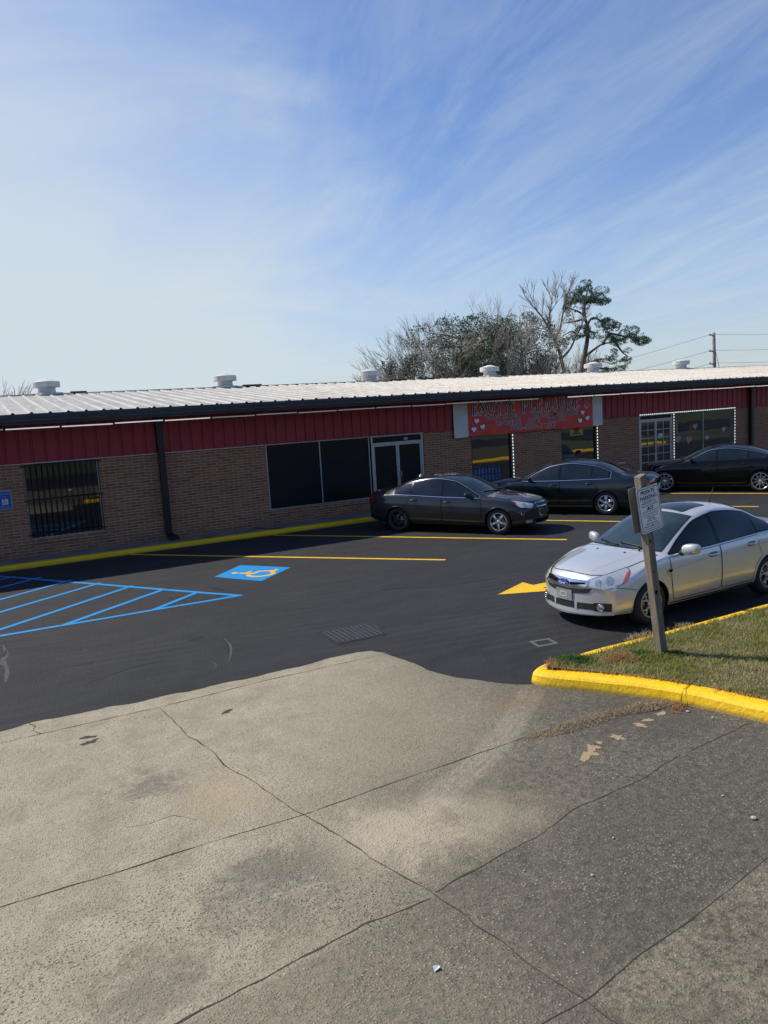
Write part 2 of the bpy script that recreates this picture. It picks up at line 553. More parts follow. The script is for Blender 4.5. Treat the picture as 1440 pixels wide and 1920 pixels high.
        # sill line
        sl = MB(); s.line(sl, Y([(P['fa']-P['ar']-.04, zf-.045), (0, zf-.05), (P['ra']+P['ar']+.04, zf-.045)]), d, .018, .004)
        sl.build('rocker_seam', P.get('sillmat', M['black_plastic']), rt)
        # bumper seams and fender edge
        bs = MB()
        fx = P['fa']+P['ar']*.82
        s.line(bs, Y([(fx-.02, P['wr']+P['ar']*.68), (fx+.12, P['wr']+P['ar']*.78), (fx+.28, P['wr']+P['ar']*.86)]), d, .007, .004)
        rx = P['ra']-P['ar']*.85
        s.line(bs, Y([(rx, P['wr']+P['ar']*.62), (rx-.15, P['wr']+P['ar']*.75), (rx-.35, P['wr']+P['ar']*.9)]), d, .007, .004)
        bs.build('bumper_seam', M['dark_void'], rt)
        # arch lip
        al = MB()
        for ax in (P['fa'], P['ra']):
            pts = []
            for i in range(25):
                a = R(-12)+R(204)*i/24
                h = s.hit((ax+(P['ar']+.006)*math.cos(a), sg, P['wr']+(P['ar']+.006)*math.sin(a)), Vector(d), .002)
                if h and h.z > .2: pts.append(h)
            al.tube(pts, .009, 6)
        al.build('arch_lip', P['paint'], rt)
        # mirror
        mx = P['mirror'][0]; mz = P['mirror'][1]; mk = P.get('msc', 1)
        base = s.hit((mx+.03, sg, mz-.02), Vector(d), 0)
        mm = MB(); yb = base.y
        vs = []; 
        prof = [(-.02, .25), (.02, .85), (.07, 1.0), (.13, .97), (.185, .85), (.215, .5)]
        n = 12
        for (t, q) in [(t*mk**.5, q) for t, q in prof]:
            for k in range(n):
                a = 2*PI*k/n
                ca, sa = math.cos(a), math.sin(a)
                sx = (abs(ca)**.7)*(1 if ca > 0 else -1); sz = (abs(sa)**.7)*(1 if sa > 0 else -1)
                vs.append((mx+.02-.25*t+ (sx*.075 if sx > 0 else sx*.045)*q, yb+sg*(t+.03), mz+.035+sz*.068*q*mk+.1*t))
        fs = []
        for i in range(len(prof)-1):
            for k in range(n):
                f = (i*n+k, i*n+(k+1) % n, (i+1)*n+(k+1) % n, (i+1)*n+k); fs.append(f)
        fs += [tuple(range(n)), tuple((len(prof)-1)*n+k for k in range(n))]
        mm.add(vs, fs, 0, True)
        mo = mm.build('side_mirror', P.get('mirrormat', P['paint']), rt, fixn=True)
        st = MB(); st.tube([(mx+.03, yb-sg*.02, mz-.03), (mx+.015, yb+sg*.05, mz-.005), (mx, yb+sg*.1, mz+.01)], [.05, .032, .03], 8)
        st.build('mirror_foot', M['black_plastic'], mo)

    def wheel(s, ax, sg, style, mat):
        P = s.P; r = P['wr']; W = P['W']
        e = empty('wheel', (0,0,0)); e.parent = s.root
        e.location = (ax, sg*(W-.025), r); e.rotation_euler = (0, random.random()*6, 0 if sg > 0 else PI)
        tw = .205; rr = P.get('rr', .66)*r
        t = MB()
        prof = [(rr, -tw+.01), (rr+.02, -tw), (r-.03, -tw-.0), (r-.005, -tw+.03), (r, -tw+.06), (r, -.06), (r-.004, -.035), (r-.028, -.008), (rr+.055, .006), (rr+.02, 0), (rr, -.012)]
        t.lathe(prof, 40, axis='y'); t.build('tyre', M['rubber'], e, fixn=True)
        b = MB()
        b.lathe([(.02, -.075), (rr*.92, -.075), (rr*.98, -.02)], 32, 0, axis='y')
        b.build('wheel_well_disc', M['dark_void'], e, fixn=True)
        dsc = MB(); dsc.lathe([(.05, -.062), (rr*.72, -.062), (rr*.72, -.07)], 32, axis='y'); dsc.build('brake_disc', M['disc'], e, fixn=True)
        m = MB()
        m.lathe([(rr-.001, -.03), (rr+.004, -.004), (rr-.006, .002), (rr-.018, -.004), (rr-.022, -.03), (rr-.03, -.06)], 40, axis='y')
        def spoke(a, w0, w1, r0, r1, y0, y1, skew=0):
            ca, sa = math.cos(a), math.sin(a)
            def pt(rad, tt, y): 
                return (rad*ca-tt*sa, y, rad*sa+tt*ca)
            n = 4; vs = []
            for i in range(n+1):
                f = i/n; rad = r0+(r1-r0)*f; w = w0+(w1-w0)*f; y = y0+(y1-y0)*f + .012*math.sin(f*PI); c = skew*f
                vs += [pt(rad, c-w/2, y-.006), pt(rad, c-w*.32, y), pt(rad, c+w*.32, y), pt(rad, c+w/2, y-.006), pt(rad, c+w/2, y-.035), pt(rad, c-w/2, y-.035)]
            fs = []
            for i in range(n):
                for k in range(6):
                    fs.append((i*6+k, i*6+(k+1) % 6, (i+1)*6+(k+1) % 6, (i+1)*6+k))
            m.add(vs, fs, 0)
        rs = rr-.016
        if style == 'focus':      # six-ish forked spokes with hex openings
            for k in range(5):
                a = 2*PI*k/5
                spoke(a, .045, .036, .05, rs*.6, -.012, -.008)
                spoke(a, .03, .03, rs*.58, rs, -.008, -.012, skew=.05)
                spoke(a, .03, .03, rs*.58, rs, -.008, -.012, skew=-.05)
        elif style == 'five':
            for k in range(5):
                a = 2*PI*k/5
                spoke(a-.10, .034, .032, .04, rs, -.006, -.012, skew=.006)
                spoke(a+.10, .034, .032, .04, rs, -.006, -.012, skew=-.006)
                spoke(a, .05, .03, .03, rs*.97, -.02, -.02)
        elif style == 'twin':
            for k in range(6):
                a = 2*PI*k/6
                spoke(a-.13, .032, .034, .045, rs, -.008, -.012, skew=.0)
                spoke(a+.13, .032, .034, .045, rs, -.008, -.012, skew=.0)
                spoke(a, .05, .02, .03, rs*.62, -.02, -.022)
        elif style == 'steel':
            for k in range(5):
                a = 2*PI*k/5
                spoke(a, .075, .07, .04, rs, -.02, -.03)
            m.lathe([(.1, -.03), (.13, -.012), (.05, -.01), (.03, -.002)], 24, axis='y')
        elif style == 'blade':
            for k in range(5):
                a = 2*PI*k/5
                spoke(a-.16, .028, .016, .05, rs, -.012, -.012, skew=-.03)
                spoke(a+.16, .028, .016, .05, rs, -.012, -.012, skew=.03)
                spoke(a-.27, .01, .03, rs*.72, rs, -.012, -.012, skew=-.01)
                spoke(a+.27, .01, .03, rs*.72, rs, -.012, -.012, skew=.01)
        m.lathe([(.062, -.03), (.06, -.008), (.048, -.002), (.034, -.002), (.03, .004), (.001, .006)], 24, axis='y')
        m.build('rim', mat, e, fixn=True)

    def common(s, sun=False):
        P = s.P; W = P['W']; rt = s.root
        (cx, cz), (wx, wz), (rx, rz), (bx, bz) = P['cowl'], P['wtop'], P['rtop'], P['rbase']
        al = P.get('alag', .17); dn = (0, 0, -1)
        # windshield: black frit then glass
        def ws(m, grow):
            f = []; 
            n = 10
            yl = s.ye(cx-al)*.985+grow; yu = s.ye(wx-.08)*.93+grow
            low = [(cx+.005+grow-(al+.02)*(abs(q)**2.2), q*yl) for q in [1-2*i/n for i in range(n+1)]]
            up = [(wx-.01-grow-.10*(abs(q)**2), q*yu) for q in [-1+2*i/n for i in range(n+1)]]
            return [(a, b, 1) for a, b in low+up]
        s.patch('windshield_seal', ws(M, .012), dn, M['black_plastic'], .003, .07)
        s.patch('windshield', ws(M, -.006), dn, P.get('wsglass', M['windshield']), .006, .07)
        def rw(grow):
            n = 10; yl = s.ye(bx)*.95+grow; yu = s.ye(rx)*.92+grow
            low = [(bx+.02-grow+.10*(abs(q)**2.2), q*yl) for q in [1-2*i/n for i in range(n+1)]]
            up = [(rx-.01+grow+.05*(abs(q)**2), q*yu) for q in [-1+2*i/n for i in range(n+1)]]
            return [(a, b, 1) for a, b in low+up]
        s.patch('rear_window_seal', rw(.012), dn, M['black_plastic'], .003, .07)
        s.patch('rear_window', rw(-.008), dn, M['car_glass'], .006, .07)
        # wipers and cowl
        wp = MB()
        yl = s.ye(cx-al)*.97
        for y0, y1 in ((.55*W, -.05*W), (-.02*W, -.62*W)):
            p0 = s.hit((cx+.02, y0-.05, 1), Vector(dn), .015); 
            pts = []
            for i in range(7):
                f = i/6; y = y0+(y1-y0)*f
                q = abs(y)/yl
                xx = cx-.025-(al+.02)*(q**2.2)-.10*f*(1-f*.3)
                h = s.hit((xx, y, 1), Vector(dn), .018)
                if h: pts.append(h)
            if len(pts) > 2: wp.tube(pts, .011, 5)
            if p0 and pts: wp.tube([p0, pts[2]], .011, 5)
        wp.build('windshield_wiper', M['black_plastic'], rt)
        # hood panel with its gap
        hp = P['hoodpoly']
        pts = [(x, y, 1) for x, y in hp]+[(x, -y, 1) for x, y in hp[::-1]]
        hd = s.patch('hood', pts, dn, P.get('hoodmat', P['paint']), .004, .07)
        g = MB(); s.line(g, pts+[pts[0]], dn, .008, .006, smooth=False)
        g.build('hood_gap', M['dark_void'], hd)
        tg = MB()
        tp = [(bx-.06, s.ye(bx)*.93, 1), (bx-.3, s.ye(bx)*.96, 1), (P['deck'][0], s.ye(bx)*.93, 1)]
        s.line(tg, tp, dn, .01, .004); s.line(tg, [(a, -b, c) for a, b, c in tp], dn, .01, .004)
        tg.build('trunk_gap', M['dark_void'], rt)
        for sg in (1, -1): s.side(sg)
        fa, ra = P['fa'], P['ra']
        for sg in (1, -1):
            s.wheel(fa, sg, P['wheels'][0], P['wheelmats'][0]); s.wheel(ra, sg, P['wheels'][1], P['wheelmats'][1])

    def both(s, name, pts, d, mat, **k):
        """same panel on left (+y) and right (-y)"""
        out = []
        for sg in (1, -1):
            out.append(s.patch(name, [(x, sg*y, z) for x, y, z in pts], (d[0], sg*d[1], d[2]), mat if not isinstance(mat, tuple) else mat[0 if sg > 0 else 1], **k))
        return out
# ---- paints
M['silver'] = paint('silver_paint', (.62,.625,.63), .5, .34, damt=.18)
M['graphite'] = paint('graphite_paint', (.019,.020,.023), .45, .34, damt=.04, coat=.75)
M['slate'] = paint('slate_green_paint', (.006,.013,.016), .45, .3, damt=.02, coat=.8)
M['gloss_black'] = paint('gloss_black_paint', (.0025,.003,.0042), 0.0, .3, damt=.006, coat=.5, spec=.12)

def peeling():
    m, nt, b = newmat('peeling_graphite_paint')
    v = objc(nt)
    n1 = noise_n(nt, mapping(nt, v, (1, 1.2, 1)), 6.5, 6, .62, 1.6)
    band = ramp(nt, n1, [(.46, 0.0), (.50, 1.0), (.535, 1.0), (.575, 0.0)])
    n2 = ramp(nt, noise_n(nt, v, 1.7, 2), [(.44, 0.0), (.56, 1.0)])
    f = math_n(nt, 'MULTIPLY', band, n2)
    nt.links.new(mixc(nt, f, (.038,.035,.034), (.34,.33,.32)), b.inputs['Base Color'])
    nt.links.new(math_n(nt, 'MULTIPLY_ADD', f, .45, .32), b.inputs['Roughness'])
    nt.links.new(math_n(nt, 'SUBTRACT', .55, math_n(nt, 'MULTIPLY', f, .55)), b.inputs['Metallic'])
    nt.links.new(math_n(nt, 'SUBTRACT', 1, f, clamp=True), b.inputs['Coat Weight'])
    b.inputs['Coat Roughness'].default_value = .06
    return m
M['peeling'] = peeling()

def mesh_grille():
    m, nt, b = newmat('grille_mesh')
    v = objc(nt)
    w = voro(nt, mapping(nt, v, (1, 60, 110)), 1, 'DISTANCE_TO_EDGE')
    nt.links.new(mixc(nt, ramp(nt, w, [(.03, 1.0), (.12, 0.0)]), (.004,.004,.004), (.05,.05,.052)), b.inputs['Base Color'])
    b.inputs['Roughness'].default_value = .5
    return m
M['grille_mesh'] = mesh_grille()
M['oval_blue'] = simple('badge_blue', (.02,.05,.22), .2, coat=1)
M['plate_grey'] = simple('plate_grey', (.33,.33,.33), .45, .3, var=.25, scale=20)
M['plate_white'] = simple('plate_white', (.6,.6,.58), .5)

def text_mesh(txt, size, mat, name='lettering', sx=1.0, offset=0.0, extrude=0.0, align='CENTER', space=1.0):
    cu = bpy.data.curves.new(name, 'FONT'); cu.body = txt; cu.size = size; cu.align_x = align; cu.align_y = 'CENTER'
    cu.offset = offset; cu.extrude = extrude; cu.space_character = space
    cu.resolution_u = 3
    o = bpy.data.objects.new(name, cu); COL.objects.link(o)
    dg = bpy.context.evaluated_depsgraph_get()
    me = bpy.data.meshes.new_from_object(o.evaluated_get(dg))
    bpy.data.objects.remove(o)
    me.transform(Matrix.Diagonal((sx, 1, 1, 1)))
    me.materials.clear(); me.materials.append(mat)
    return me

def oval(c, ry, rz, n=24):
    return [(c[0], c[1]+ry*math.cos(2*PI*k/n), c[2]+rz*math.sin(2*PI*k/n)) for k in range(n)]

FR = (-1, 0, 0)      # looking at the nose
BK = (1, 0, 0)

def silver_car():
    e = empty('parked_car', (9.55, 8.36, 0), R(180.6), 'silver four door sedan with moonroof parked nose to the left beside the grass island', 'car', 'cars parked in the lot')
    P = dict(W=.855, nose=2.17, tail=-2.275, H=1.49, zn=.655, zl=.745, hood=(1.75, .885), cowl=(1.06, 1.0), wtop=(.20, 1.405), peak=(-.35, 0), rtop=(-1.0, 1.415), rbase=(-1.68, 1.13), deck=(-2.12, 1.09), zd=.96,
             belt=(.925, .945, 1.0), fa=1.307, ra=-1.307, ar=.345, wr=.312, rr=.66, dlo=(.86, -.16, -1.05, -1.47), door0=.88, door1=-1.06, paint=M['silver'], mirror=(.62, .955),
             wheels=('focus', 'focus'), wheelmats=(M['alloy_dull'], M['alloy_dull']), recess=M['disc'], handle=M['alloy'], bow=.40, sillmat=M['dark_void'], alag=.13, yr=.66, msc=1.22, zbn=.19,
             hoodpoly=[(2.06, 0), (2.045, .2), (2.0, .36), (1.90, .50), (1.72, .60), (1.4, .655), (1.02, .70), (1.07, .4), (1.09, 0)])
    e.rotation_euler[0] = R(.9)
    s = Car(P, e); s.common()
    # chrome grille bar
    s.patch('grille_bar', [(2.2, .44, .685), (2.2, .2, .705), (2.2, -.2, .705), (2.2, -.44, .685), (2.2, -.36, .60), (2.2, -.2, .575), (2.2, .2, .575), (2.2, .36, .60)], FR, M['chrome'], .012, .05, .03)
    for sg in (1, -1):
        s.patch('grille_slot', [(2.2, sg*.13, .655), (2.2, sg*.36, .665), (2.2, sg*.36, .645), (2.2, sg*.13, .620)], FR, M['dark_void'], .016, .05, .01)
    s.patch('grille', [(2.2, .47, .60), (2.2, .3, .57), (2.2, 0, .56), (2.2, -.3, .57), (2.2, -.47, .60), (2.2, -.40, .52), (2.2, 0, .485), (2.2, .40, .52)], FR, M['grille_mesh'], .008, .05, .02)
    s.patch('badge_rim', oval((2.2, 0, .64), .105, .045), FR, M['chrome'], .022, .05)
    bd = s.patch('badge', oval((2.2, 0, .64), .093, .036), FR, M['oval_blue'], .026, .05)
    t = text_mesh('Ford', .05, M['plate_white'], sx=1.3)
    to = bpy.data.objects.new('badge_lettering', t); link(to, bd); b = s.hit((2.2, 0, .64), Vector(FR), .034)
    to.location = b; to.rotation_euler = (R(66), 0, R(90))
    # bumper
    s.patch('lower_intake', [(2.2, .58, .375), (2.2, -.58, .375), (2.2, -.55, .285), (2.2, .55, .285)], FR, M['grille_mesh'], .005, .05, .02)
    for y in (.21, -.21):
        s.patch('intake_divider', [(2.2, y-.022, .38), (2.2, y+.022, .38), (2.2, y+.018, .281), (2.2, y-.018, .281)], FR, M['silver'], .012, .05)
    for fo in s.both('fog_lamp_surround', [(2.2, .53, .39), (2.0, .715, .39), (2.0, .715, .275), (2.2, .53, .27)], (-1, -.45, 0), M['black_plastic'], off=.009, r=.015):
        pass
    for sg in (1, -1):
        h = s.hit((2.2, sg*.64, .328), Vector((-1, -sg*.45, 0)).normalized(), .012)
        m = MB(); T = Matrix.Translation(h) @ Matrix.Rotation(sg*R(24), 4, 'Z') @ Matrix.Rotation(R(90), 4, 'Y')
        m.lathe([(.052, -.01), (.052, .012), (.044, .014), (.042, .004)], 20, 0, M=T); m.lathe([(.042, .004), (.02, .008), (.001, .009)], 20, 1, M=T)
        m.build('fog_lamp', [M['chrome'], M['lamp_inner']], e)
    lip = MB(); s.line(lip, [(2.0, .70, .245), (2.15, .4, .238), (2.2, 0, .235), (2.15, -.4, .238), (2.0, -.70, .245)], FR, .038, .012, 8)
    lip.build('bumper_lip', M['silver'], e)
    pl = s.patch('front_plate', [(2.2, .155, .545), (2.2, -.155, .545), (2.2, -.155, .39), (2.2, .155, .39)], FR, M['plate_grey'], .022, .08, .012)
    pe = MB(); s.line(pe, oval((2.2, 0, .47), .062, .034), FR, .012, .026, 1, True); pe.build('plate_emblem', M['plate_white'], pl)
    # headlights
    dd = (-.78, -.62, 0)
    for sg, lm in ((1, M['lamp_clear']), (-1, M['lamp_yellowed'])):
        q = lambda pts: [(x, sg*y, z) for x, y, z in pts]
        d = (dd[0], sg*dd[1], 0)
        s.patch('headlight_rim', q([(2.10, .39, .70), (1.98, .545, .755), (1.70, .745, .845), (1.66, .775, .80), (1.78, .755, .645), (1.95, .64, .585), (2.09, .46, .60)]), d, M['chrome'], .007, .04, .02)
        L = s.patch('headlight', q([(2.10, .40, .69), (1.98, .545, .745), (1.71, .745, .832), (1.68, .77, .80), (1.79, .75, .655), (1.95, .64, .597), (2.09, .465, .61)]), d, lm, .011, .035, .02)
        for (cy, cx2, cz2, rr_) in ((.53, 2.02, .665, .045), (.64, 1.92, .69, .055)):
            s.patch('lamp_reflector', q([(cx2+.0-.62*rr_*math.cos(a), cy+.78*rr_*math.cos(a), cz2+rr_*math.sin(a)) for a in [2*PI*k/14 for k in range(14)]]), d, M['lamp_inner'], .0135, .03, parent=L)
        s.patch('indicator', q([(1.715, .765, .79), (1.675, .78, .80), (1.755, .77, .655), (1.80, .755, .65)]), d, M['lamp_amber'], .0135, .03, .015, parent=L)
    # fender vent trim
    for sg in (1, -1):
        Y = lambda pts: [(x, sg*.9, z) for x, z in pts]
        vt = s.patch('fender_vent', Y([(1.0, .745), (.885, .765), (.885, .70), (.945, .68), (.90, .60), (.955, .66)]), (0, -sg, 0), M['chrome'], .008, .04, .008)
        s.patch('vent_hole', Y([(.975, .74), (.90, .752), (.90, .712), (.95, .70)]), (0, -sg, 0), M['dark_void'], .012, .04, .006, parent=vt)
    # moonroof, antenna, washer jets, hood creases
    s.patch('moonroof', [(.08, .36, 1), (.08, -.36, 1), (-.42, -.38, 1), (-.42, .38, 1)], (0,0,-1), M['car_glass'], .006, .06, .05)
    a = MB(); h = s.hit((-.98, 0, 1), Vector((0,0,-1)), 0)
    a.tube([h, h+Vector((-.02,0,.03))], [.03, .018], 8); a.tube([h+Vector((-.02,0,.03)), h+Vector((-.13,0,.22))], .006, 5)
    a.build('antenna', M['black_plastic'], e)
    for y in (.27, -.27):
        w = MB(); h = s.hit((1.22, y, 1), Vector((0,0,-1)), .004)
        w.lathe([(.018, 0), (.016, .01), (.001, .014)], 8, M=Matrix.Translation(h)); w.build('washer_jet', M['black_plastic'], e)
    for y in (.36, -.36):
        c = MB(); s.line(c, [(1.95, y*.9, 1), (1.6, y*1.1, 1), (1.1, y*1.3, 1)], (0,0,-1), .008, .0055)
        c.build('hood_crease', M['silver'], e)
    rear_lights(s, [(-2.26, .30, .95), (-2.22, .62, .98), (-2.0, .80, .96), (-2.05, .80, .74), (-2.24, .55, .72)])
    # body crease on the flank
    for sg in (1, -1):
        c = MB(); s.line(c, [(.95, sg, .735), (0, sg, .80), (-1.9, sg, .86)], (0, -sg, 0), .007, .0062, 10); c.build('flank_crease', M['alloy_dull'], e)
    return e

def rear_lights(s, pts):
    s.both('tail_light', pts, (.7, -.7, 0), M['lamp_red'], off=.008, r=.03)
    s.patch('rear_plate', [(-2.7, .155, .80), (-2.7, -.155, .80), (-2.7, -.155, .65), (-2.7, .155, .65)], BK, M['plate_white'], .012, .08)

def graphite_car():
    e = empty('parked_car', (11.43, 16.92, 0), R(-58.8), 'dark graphite sedan with peeling hood paint, nose toward the lot, one black rear wheel', 'car', 'cars parked in the lot')
    P = dict(W=.89, nose=2.37, tail=-2.50, H=1.455, zn=.66, zl=.76, hood=(1.85, .905), cowl=(1.16, 1.005), wtop=(.28, 1.375), peak=(-.35, 0), rtop=(-1.05, 1.375), rbase=(-1.82, 1.12), deck=(-2.32, 1.08), zd=.97,
             belt=(.90, .925, .985), fa=1.426, ra=-1.426, ar=.355, wr=.325, rr=.68, dlo=(.88, -.10, -1.0, -1.50), door0=.95, door1=-1.08, paint=M['graphite'], mirror=(.68, .95), molding=.53,
             wheels=('five', 'five'), wheelmats=(M['alloy'], M['alloy']), bow=.40, alag=.20, trim='full', mirrormat=M['black_plastic'], hoodmat=M['peeling'], yr=.66,
             hoodpoly=[(2.24, 0), (2.22, .22), (2.15, .42), (2.0, .58), (1.6, .68), (1.08, .735), (1.15, .4), (1.185, 0)])
    s = Car(P, e)
    s.wheel_override = True
    s.common()
    grille_split(s, .43)
    dd = (-.74, -.67, 0)
    for sg in (1, -1):
        q = lambda pts: [(x, sg*y, z) for x, y, z in pts]; d = (dd[0], sg*dd[1], 0)
        s.patch('headlight_rim', q([(2.23, .46, .74), (2.1, .62, .79), (1.80, .80, .85), (1.78, .81, .80), (1.95, .77, .66), (2.2, .55, .62)]), d, M['black_plastic'], .006, .04, .03)
        L = s.patch('headlight', q([(2.22, .475, .73), (2.1, .62, .775), (1.83, .79, .835), (1.82, .80, .80), (1.96, .76, .675), (2.19, .56, .635)]), d, M['lamp_clear'], .010, .04, .03)
        s.patch('lamp_reflector', q([(2.05-.03*math.cos(a), .66+.045*math.cos(a), .715+.05*math.sin(a)) for a in [2*PI*k/14 for k in range(14)]]), d, M['lamp_inner'], .013, .03, parent=L)
        s.patch('indicator', q([(1.90, .775, .805), (1.80, .80, .835), (1.82, .805, .79), (1.92, .78, .74)]), d, M['lamp_red'], .013, .03, .01, parent=L)
    rf = s.patch('peeled_roof_patch', [(.05, .05, 1), (-.05, -.35, 1), (-.35, -.5, 1), (-.6, -.3, 1), (-.45, .1, 1), (-.2, .3, 1)], (0,0,-1), M['peeling'], .003, .06, .15)
    rear_lights(s, [(-2.46, .50, .98), (-2.4, .70, .99), (-2.18, .84, .97), (-2.2, .845, .82), (-2.42, .66, .78)])
    a = MB(); h = s.hit((-1.12, 0, 1), Vector((0,0,-1)), 0)
    a.lathe([(.05, 0), (.035, .03), (.012, .06), (.001, .065)], 10, M=Matrix.Translation(h)); a.build('antenna', M['plate_white'], e)
    for o in [c for c in e.children if c.name.startswith('wheel')]:
        if o.location.x < 0 and o.location.y < 0:
            for c in o.children:
                if c.name.startswith('rim'):
                    m = MB(); me = c.data.copy(); me.materials.clear(); me.materials.append(M['black_steel']); c.data = me
            o['label'] = 'black spare steel wheel at the rear'
    return e

def grille_split(s, hw):
    n = s.P['nose']+.05
    s.patch('grille_surround', [(n, hw, .755), (n, -hw, .755), (n, -hw*.93, .655), (n, hw*.93, .655)], FR, M['chrome'], .010, .05, .03)
    s.patch('grille', [(n, hw-.025, .74), (n, -hw+.025, .74), (n, -hw*.93+.025, .672), (n, hw*.93-.025, .672)], FR, M['grille_mesh'], .014, .05, .03)
    s.patch('grille_surround', [(n, hw*.95, .60), (n, -hw*.95, .60), (n, -hw*.75, .43), (n, hw*.75, .43)], FR, M['chrome'], .010, .05, .05)
    s.patch('grille', [(n, hw*.95-.028, .585), (n, -hw*.95+.028, .585), (n, -hw*.75+.02, .445), (n, hw*.75-.02, .445)], FR, M['grille_mesh'], .014, .05, .05)
    bow = [(-.075, -.018), (-.085, .0), (-.065, .02), (-.03, .02), (-.03, .03), (.03, .03), (.04, .02), (.085, .02), (.075, 0), (.065, -.02), (.03, -.02), (.03, -.03), (-.03, -.03), (-.04, -.02)]
    s.patch('emblem', [(n, y, .628+z) for y, z in bow], FR, simple('emblem_gold', (.5,.35,.08), .25, .8), .018, .05)
    s.patch('lower_intake', [(n, .5, .36), (n, -.5, .36), (n, -.46, .27), (n, .46, .27)], FR, M['dark_void'], .004, .06, .03)
    for f in s.both('fog_lamp', [(2.3, .62, .36), (2.1, .74, .36), (2.1, .74, .29), (2.3, .62, .28)], (-1, -.4, 0), M['lamp_inner'], off=.006, r=.02): pass

def slate_car():
    e = empty('parked_car', (15.36, 17.22, 0), R(122), 'dark slate green sedan with silver twin spoke wheels nosed toward the shop front', 'car', 'cars parked in the lot')
    P = dict(W=.925, nose=2.43, tail=-2.66, H=1.49, zn=.66, zl=.78, hood=(1.9, .93), cowl=(1.16, 1.03), wtop=(.30, 1.40), peak=(-.35, 0), rtop=(-1.12, 1.395), rbase=(-1.86, 1.13), deck=(-2.5, 1.085), zd=.97,
             belt=(.94, .955, 1.0), fa=1.4035, ra=-1.4035, ar=.36, wr=.335, rr=.66, dlo=(.92, -.10, -.98, -1.48), door0=.95, door1=-1.12, paint=M['slate'], mirror=(.72, .98), molding=.56,
             wheels=('twin', 'twin'), wheelmats=(M['alloy'], M['alloy']), bow=.42, alag=.18, trim='full', sillmat=M['alloy_dull'], mirrormat=M['slate'],
             hoodpoly=[(2.30, 0), (2.28, .25), (2.2, .46), (2.0, .62), (1.6, .70), (1.08, .76), (1.15, .4), (1.185, 0)])
    s = Car(P, e); s.common(); grille_split(s, .46)
    s.both('headlight', [(2.28, .5, .74), (2.12, .68, .80), (1.9, .82, .83), (1.9, .82, .70), (2.2, .62, .64)], (-.75, -.66, 0), M['lamp_clear'], off=.009, r=.03)
    rear_lights(s, [(-2.62, .36, .96), (-2.55, .72, .97), (-2.30, .88, .94), (-2.32, .885, .78), (-2.58, .65, .76), (-2.63, .4, .80)])
    return e

def black_car():
    e = empty('parked_car', (21.72, 17.07, 0), R(122), 'glossy black fastback sedan with black and silver blade wheels at the far right', 'car', 'cars parked in the lot')
    P = dict(W=.93, nose=2.31, tail=-2.575, H=1.445, zn=.64, zl=.77, hood=(1.75, .93), cowl=(.98, 1.04), wtop=(.12, 1.385), peak=(-.40, 0), rtop=(-1.05, 1.37), rbase=(-2.0, 1.13), deck=(-2.45, 1.10), zd=1.02,
             belt=(.95, .965, 1.03), fa=1.425, ra=-1.425, ar=.375, wr=.345, rr=.75, dlo=(.74, -.16, -1.05, -1.62), door0=.80, door1=-1.14, paint=M['gloss_black'], mirror=(.56, 1.0),
             wheels=('blade', 'blade'), wheelmats=(M['alloy'], M['alloy']), bow=.42, alag=.20, trim='top', tailtrim=[(-1.62, 1.22), (-1.9, 1.13), (-2.05, 1.105)], sill=.27, yr=.64,
             hoodpoly=[(2.2, 0), (2.18, .25), (2.1, .46), (1.9, .64), (1.5, .72), (.92, .78), (.98, .4), (1.0, 0)])
    s = Car(P, e); s.common()
    n = 2.4
    s.patch('grille', [(n, .62, .72), (n, .3, .70), (n, -.3, .70), (n, -.62, .72), (n, -.5, .56), (n, .5, .56)], FR, M['grille_mesh'], .008, .05, .04)
    s.patch('lower_intake', [(n, .55, .42), (n, -.55, .42), (n, -.5, .27), (n, .5, .27)], FR, M['dark_void'], .005, .06, .04)
    for sg in (1, -1):
        q = lambda pts: [(x, sg*y, z) for x, y, z in pts]; d = (-.72, -.69*sg, 0)
        L = s.patch('headlight', q([(2.25, .52, .76), (2.0, .74, .83), (1.86, .84, .84), (1.86, .85, .77), (2.15, .66, .70)]), d, M['car_glass'], .008, .04, .02)
        z = MB(); s.line(z, q([(1.86, .85, .86), (1.98, .80, .79), (1.90, .85, .74)]), d, .02, .012, smooth=False); z.build('daytime_light', M['lamp_clear'], L)
        m = MB(); s.line(m, q([(1.8, .9, .62), (1.84, .88, .55)]), d, .03, .006, smooth=False); m.build('side_marker', M['lamp_amber'], e)
        sk = MB(); s.line(sk, [(x, sg, zz) for x, zz in [(.95, .30), (0, .315), (-1.0, .34)]], (0, -sg, 0), .03, .008); sk.build('sill_trim', M['gloss_black'], e)
    rear_lights(s, [(-2.5, .1, .99), (-2.48, .6, 1.0), (-2.22, .86, .98), (-2.25, .865, .88), (-2.48, .6, .86)])
    return e
# ------------------------------------------------------------------ ground materials
def smooth_mask(nt, val, a, b):
    n = nt.nodes.new('ShaderNodeMapRange'); n.interpolation_type = 'SMOOTHSTEP'
    nt.links.new(val, n.inputs[0]); n.inputs[1].default_value = a; n.inputs[2].default_value = b
    return n.outputs[0]

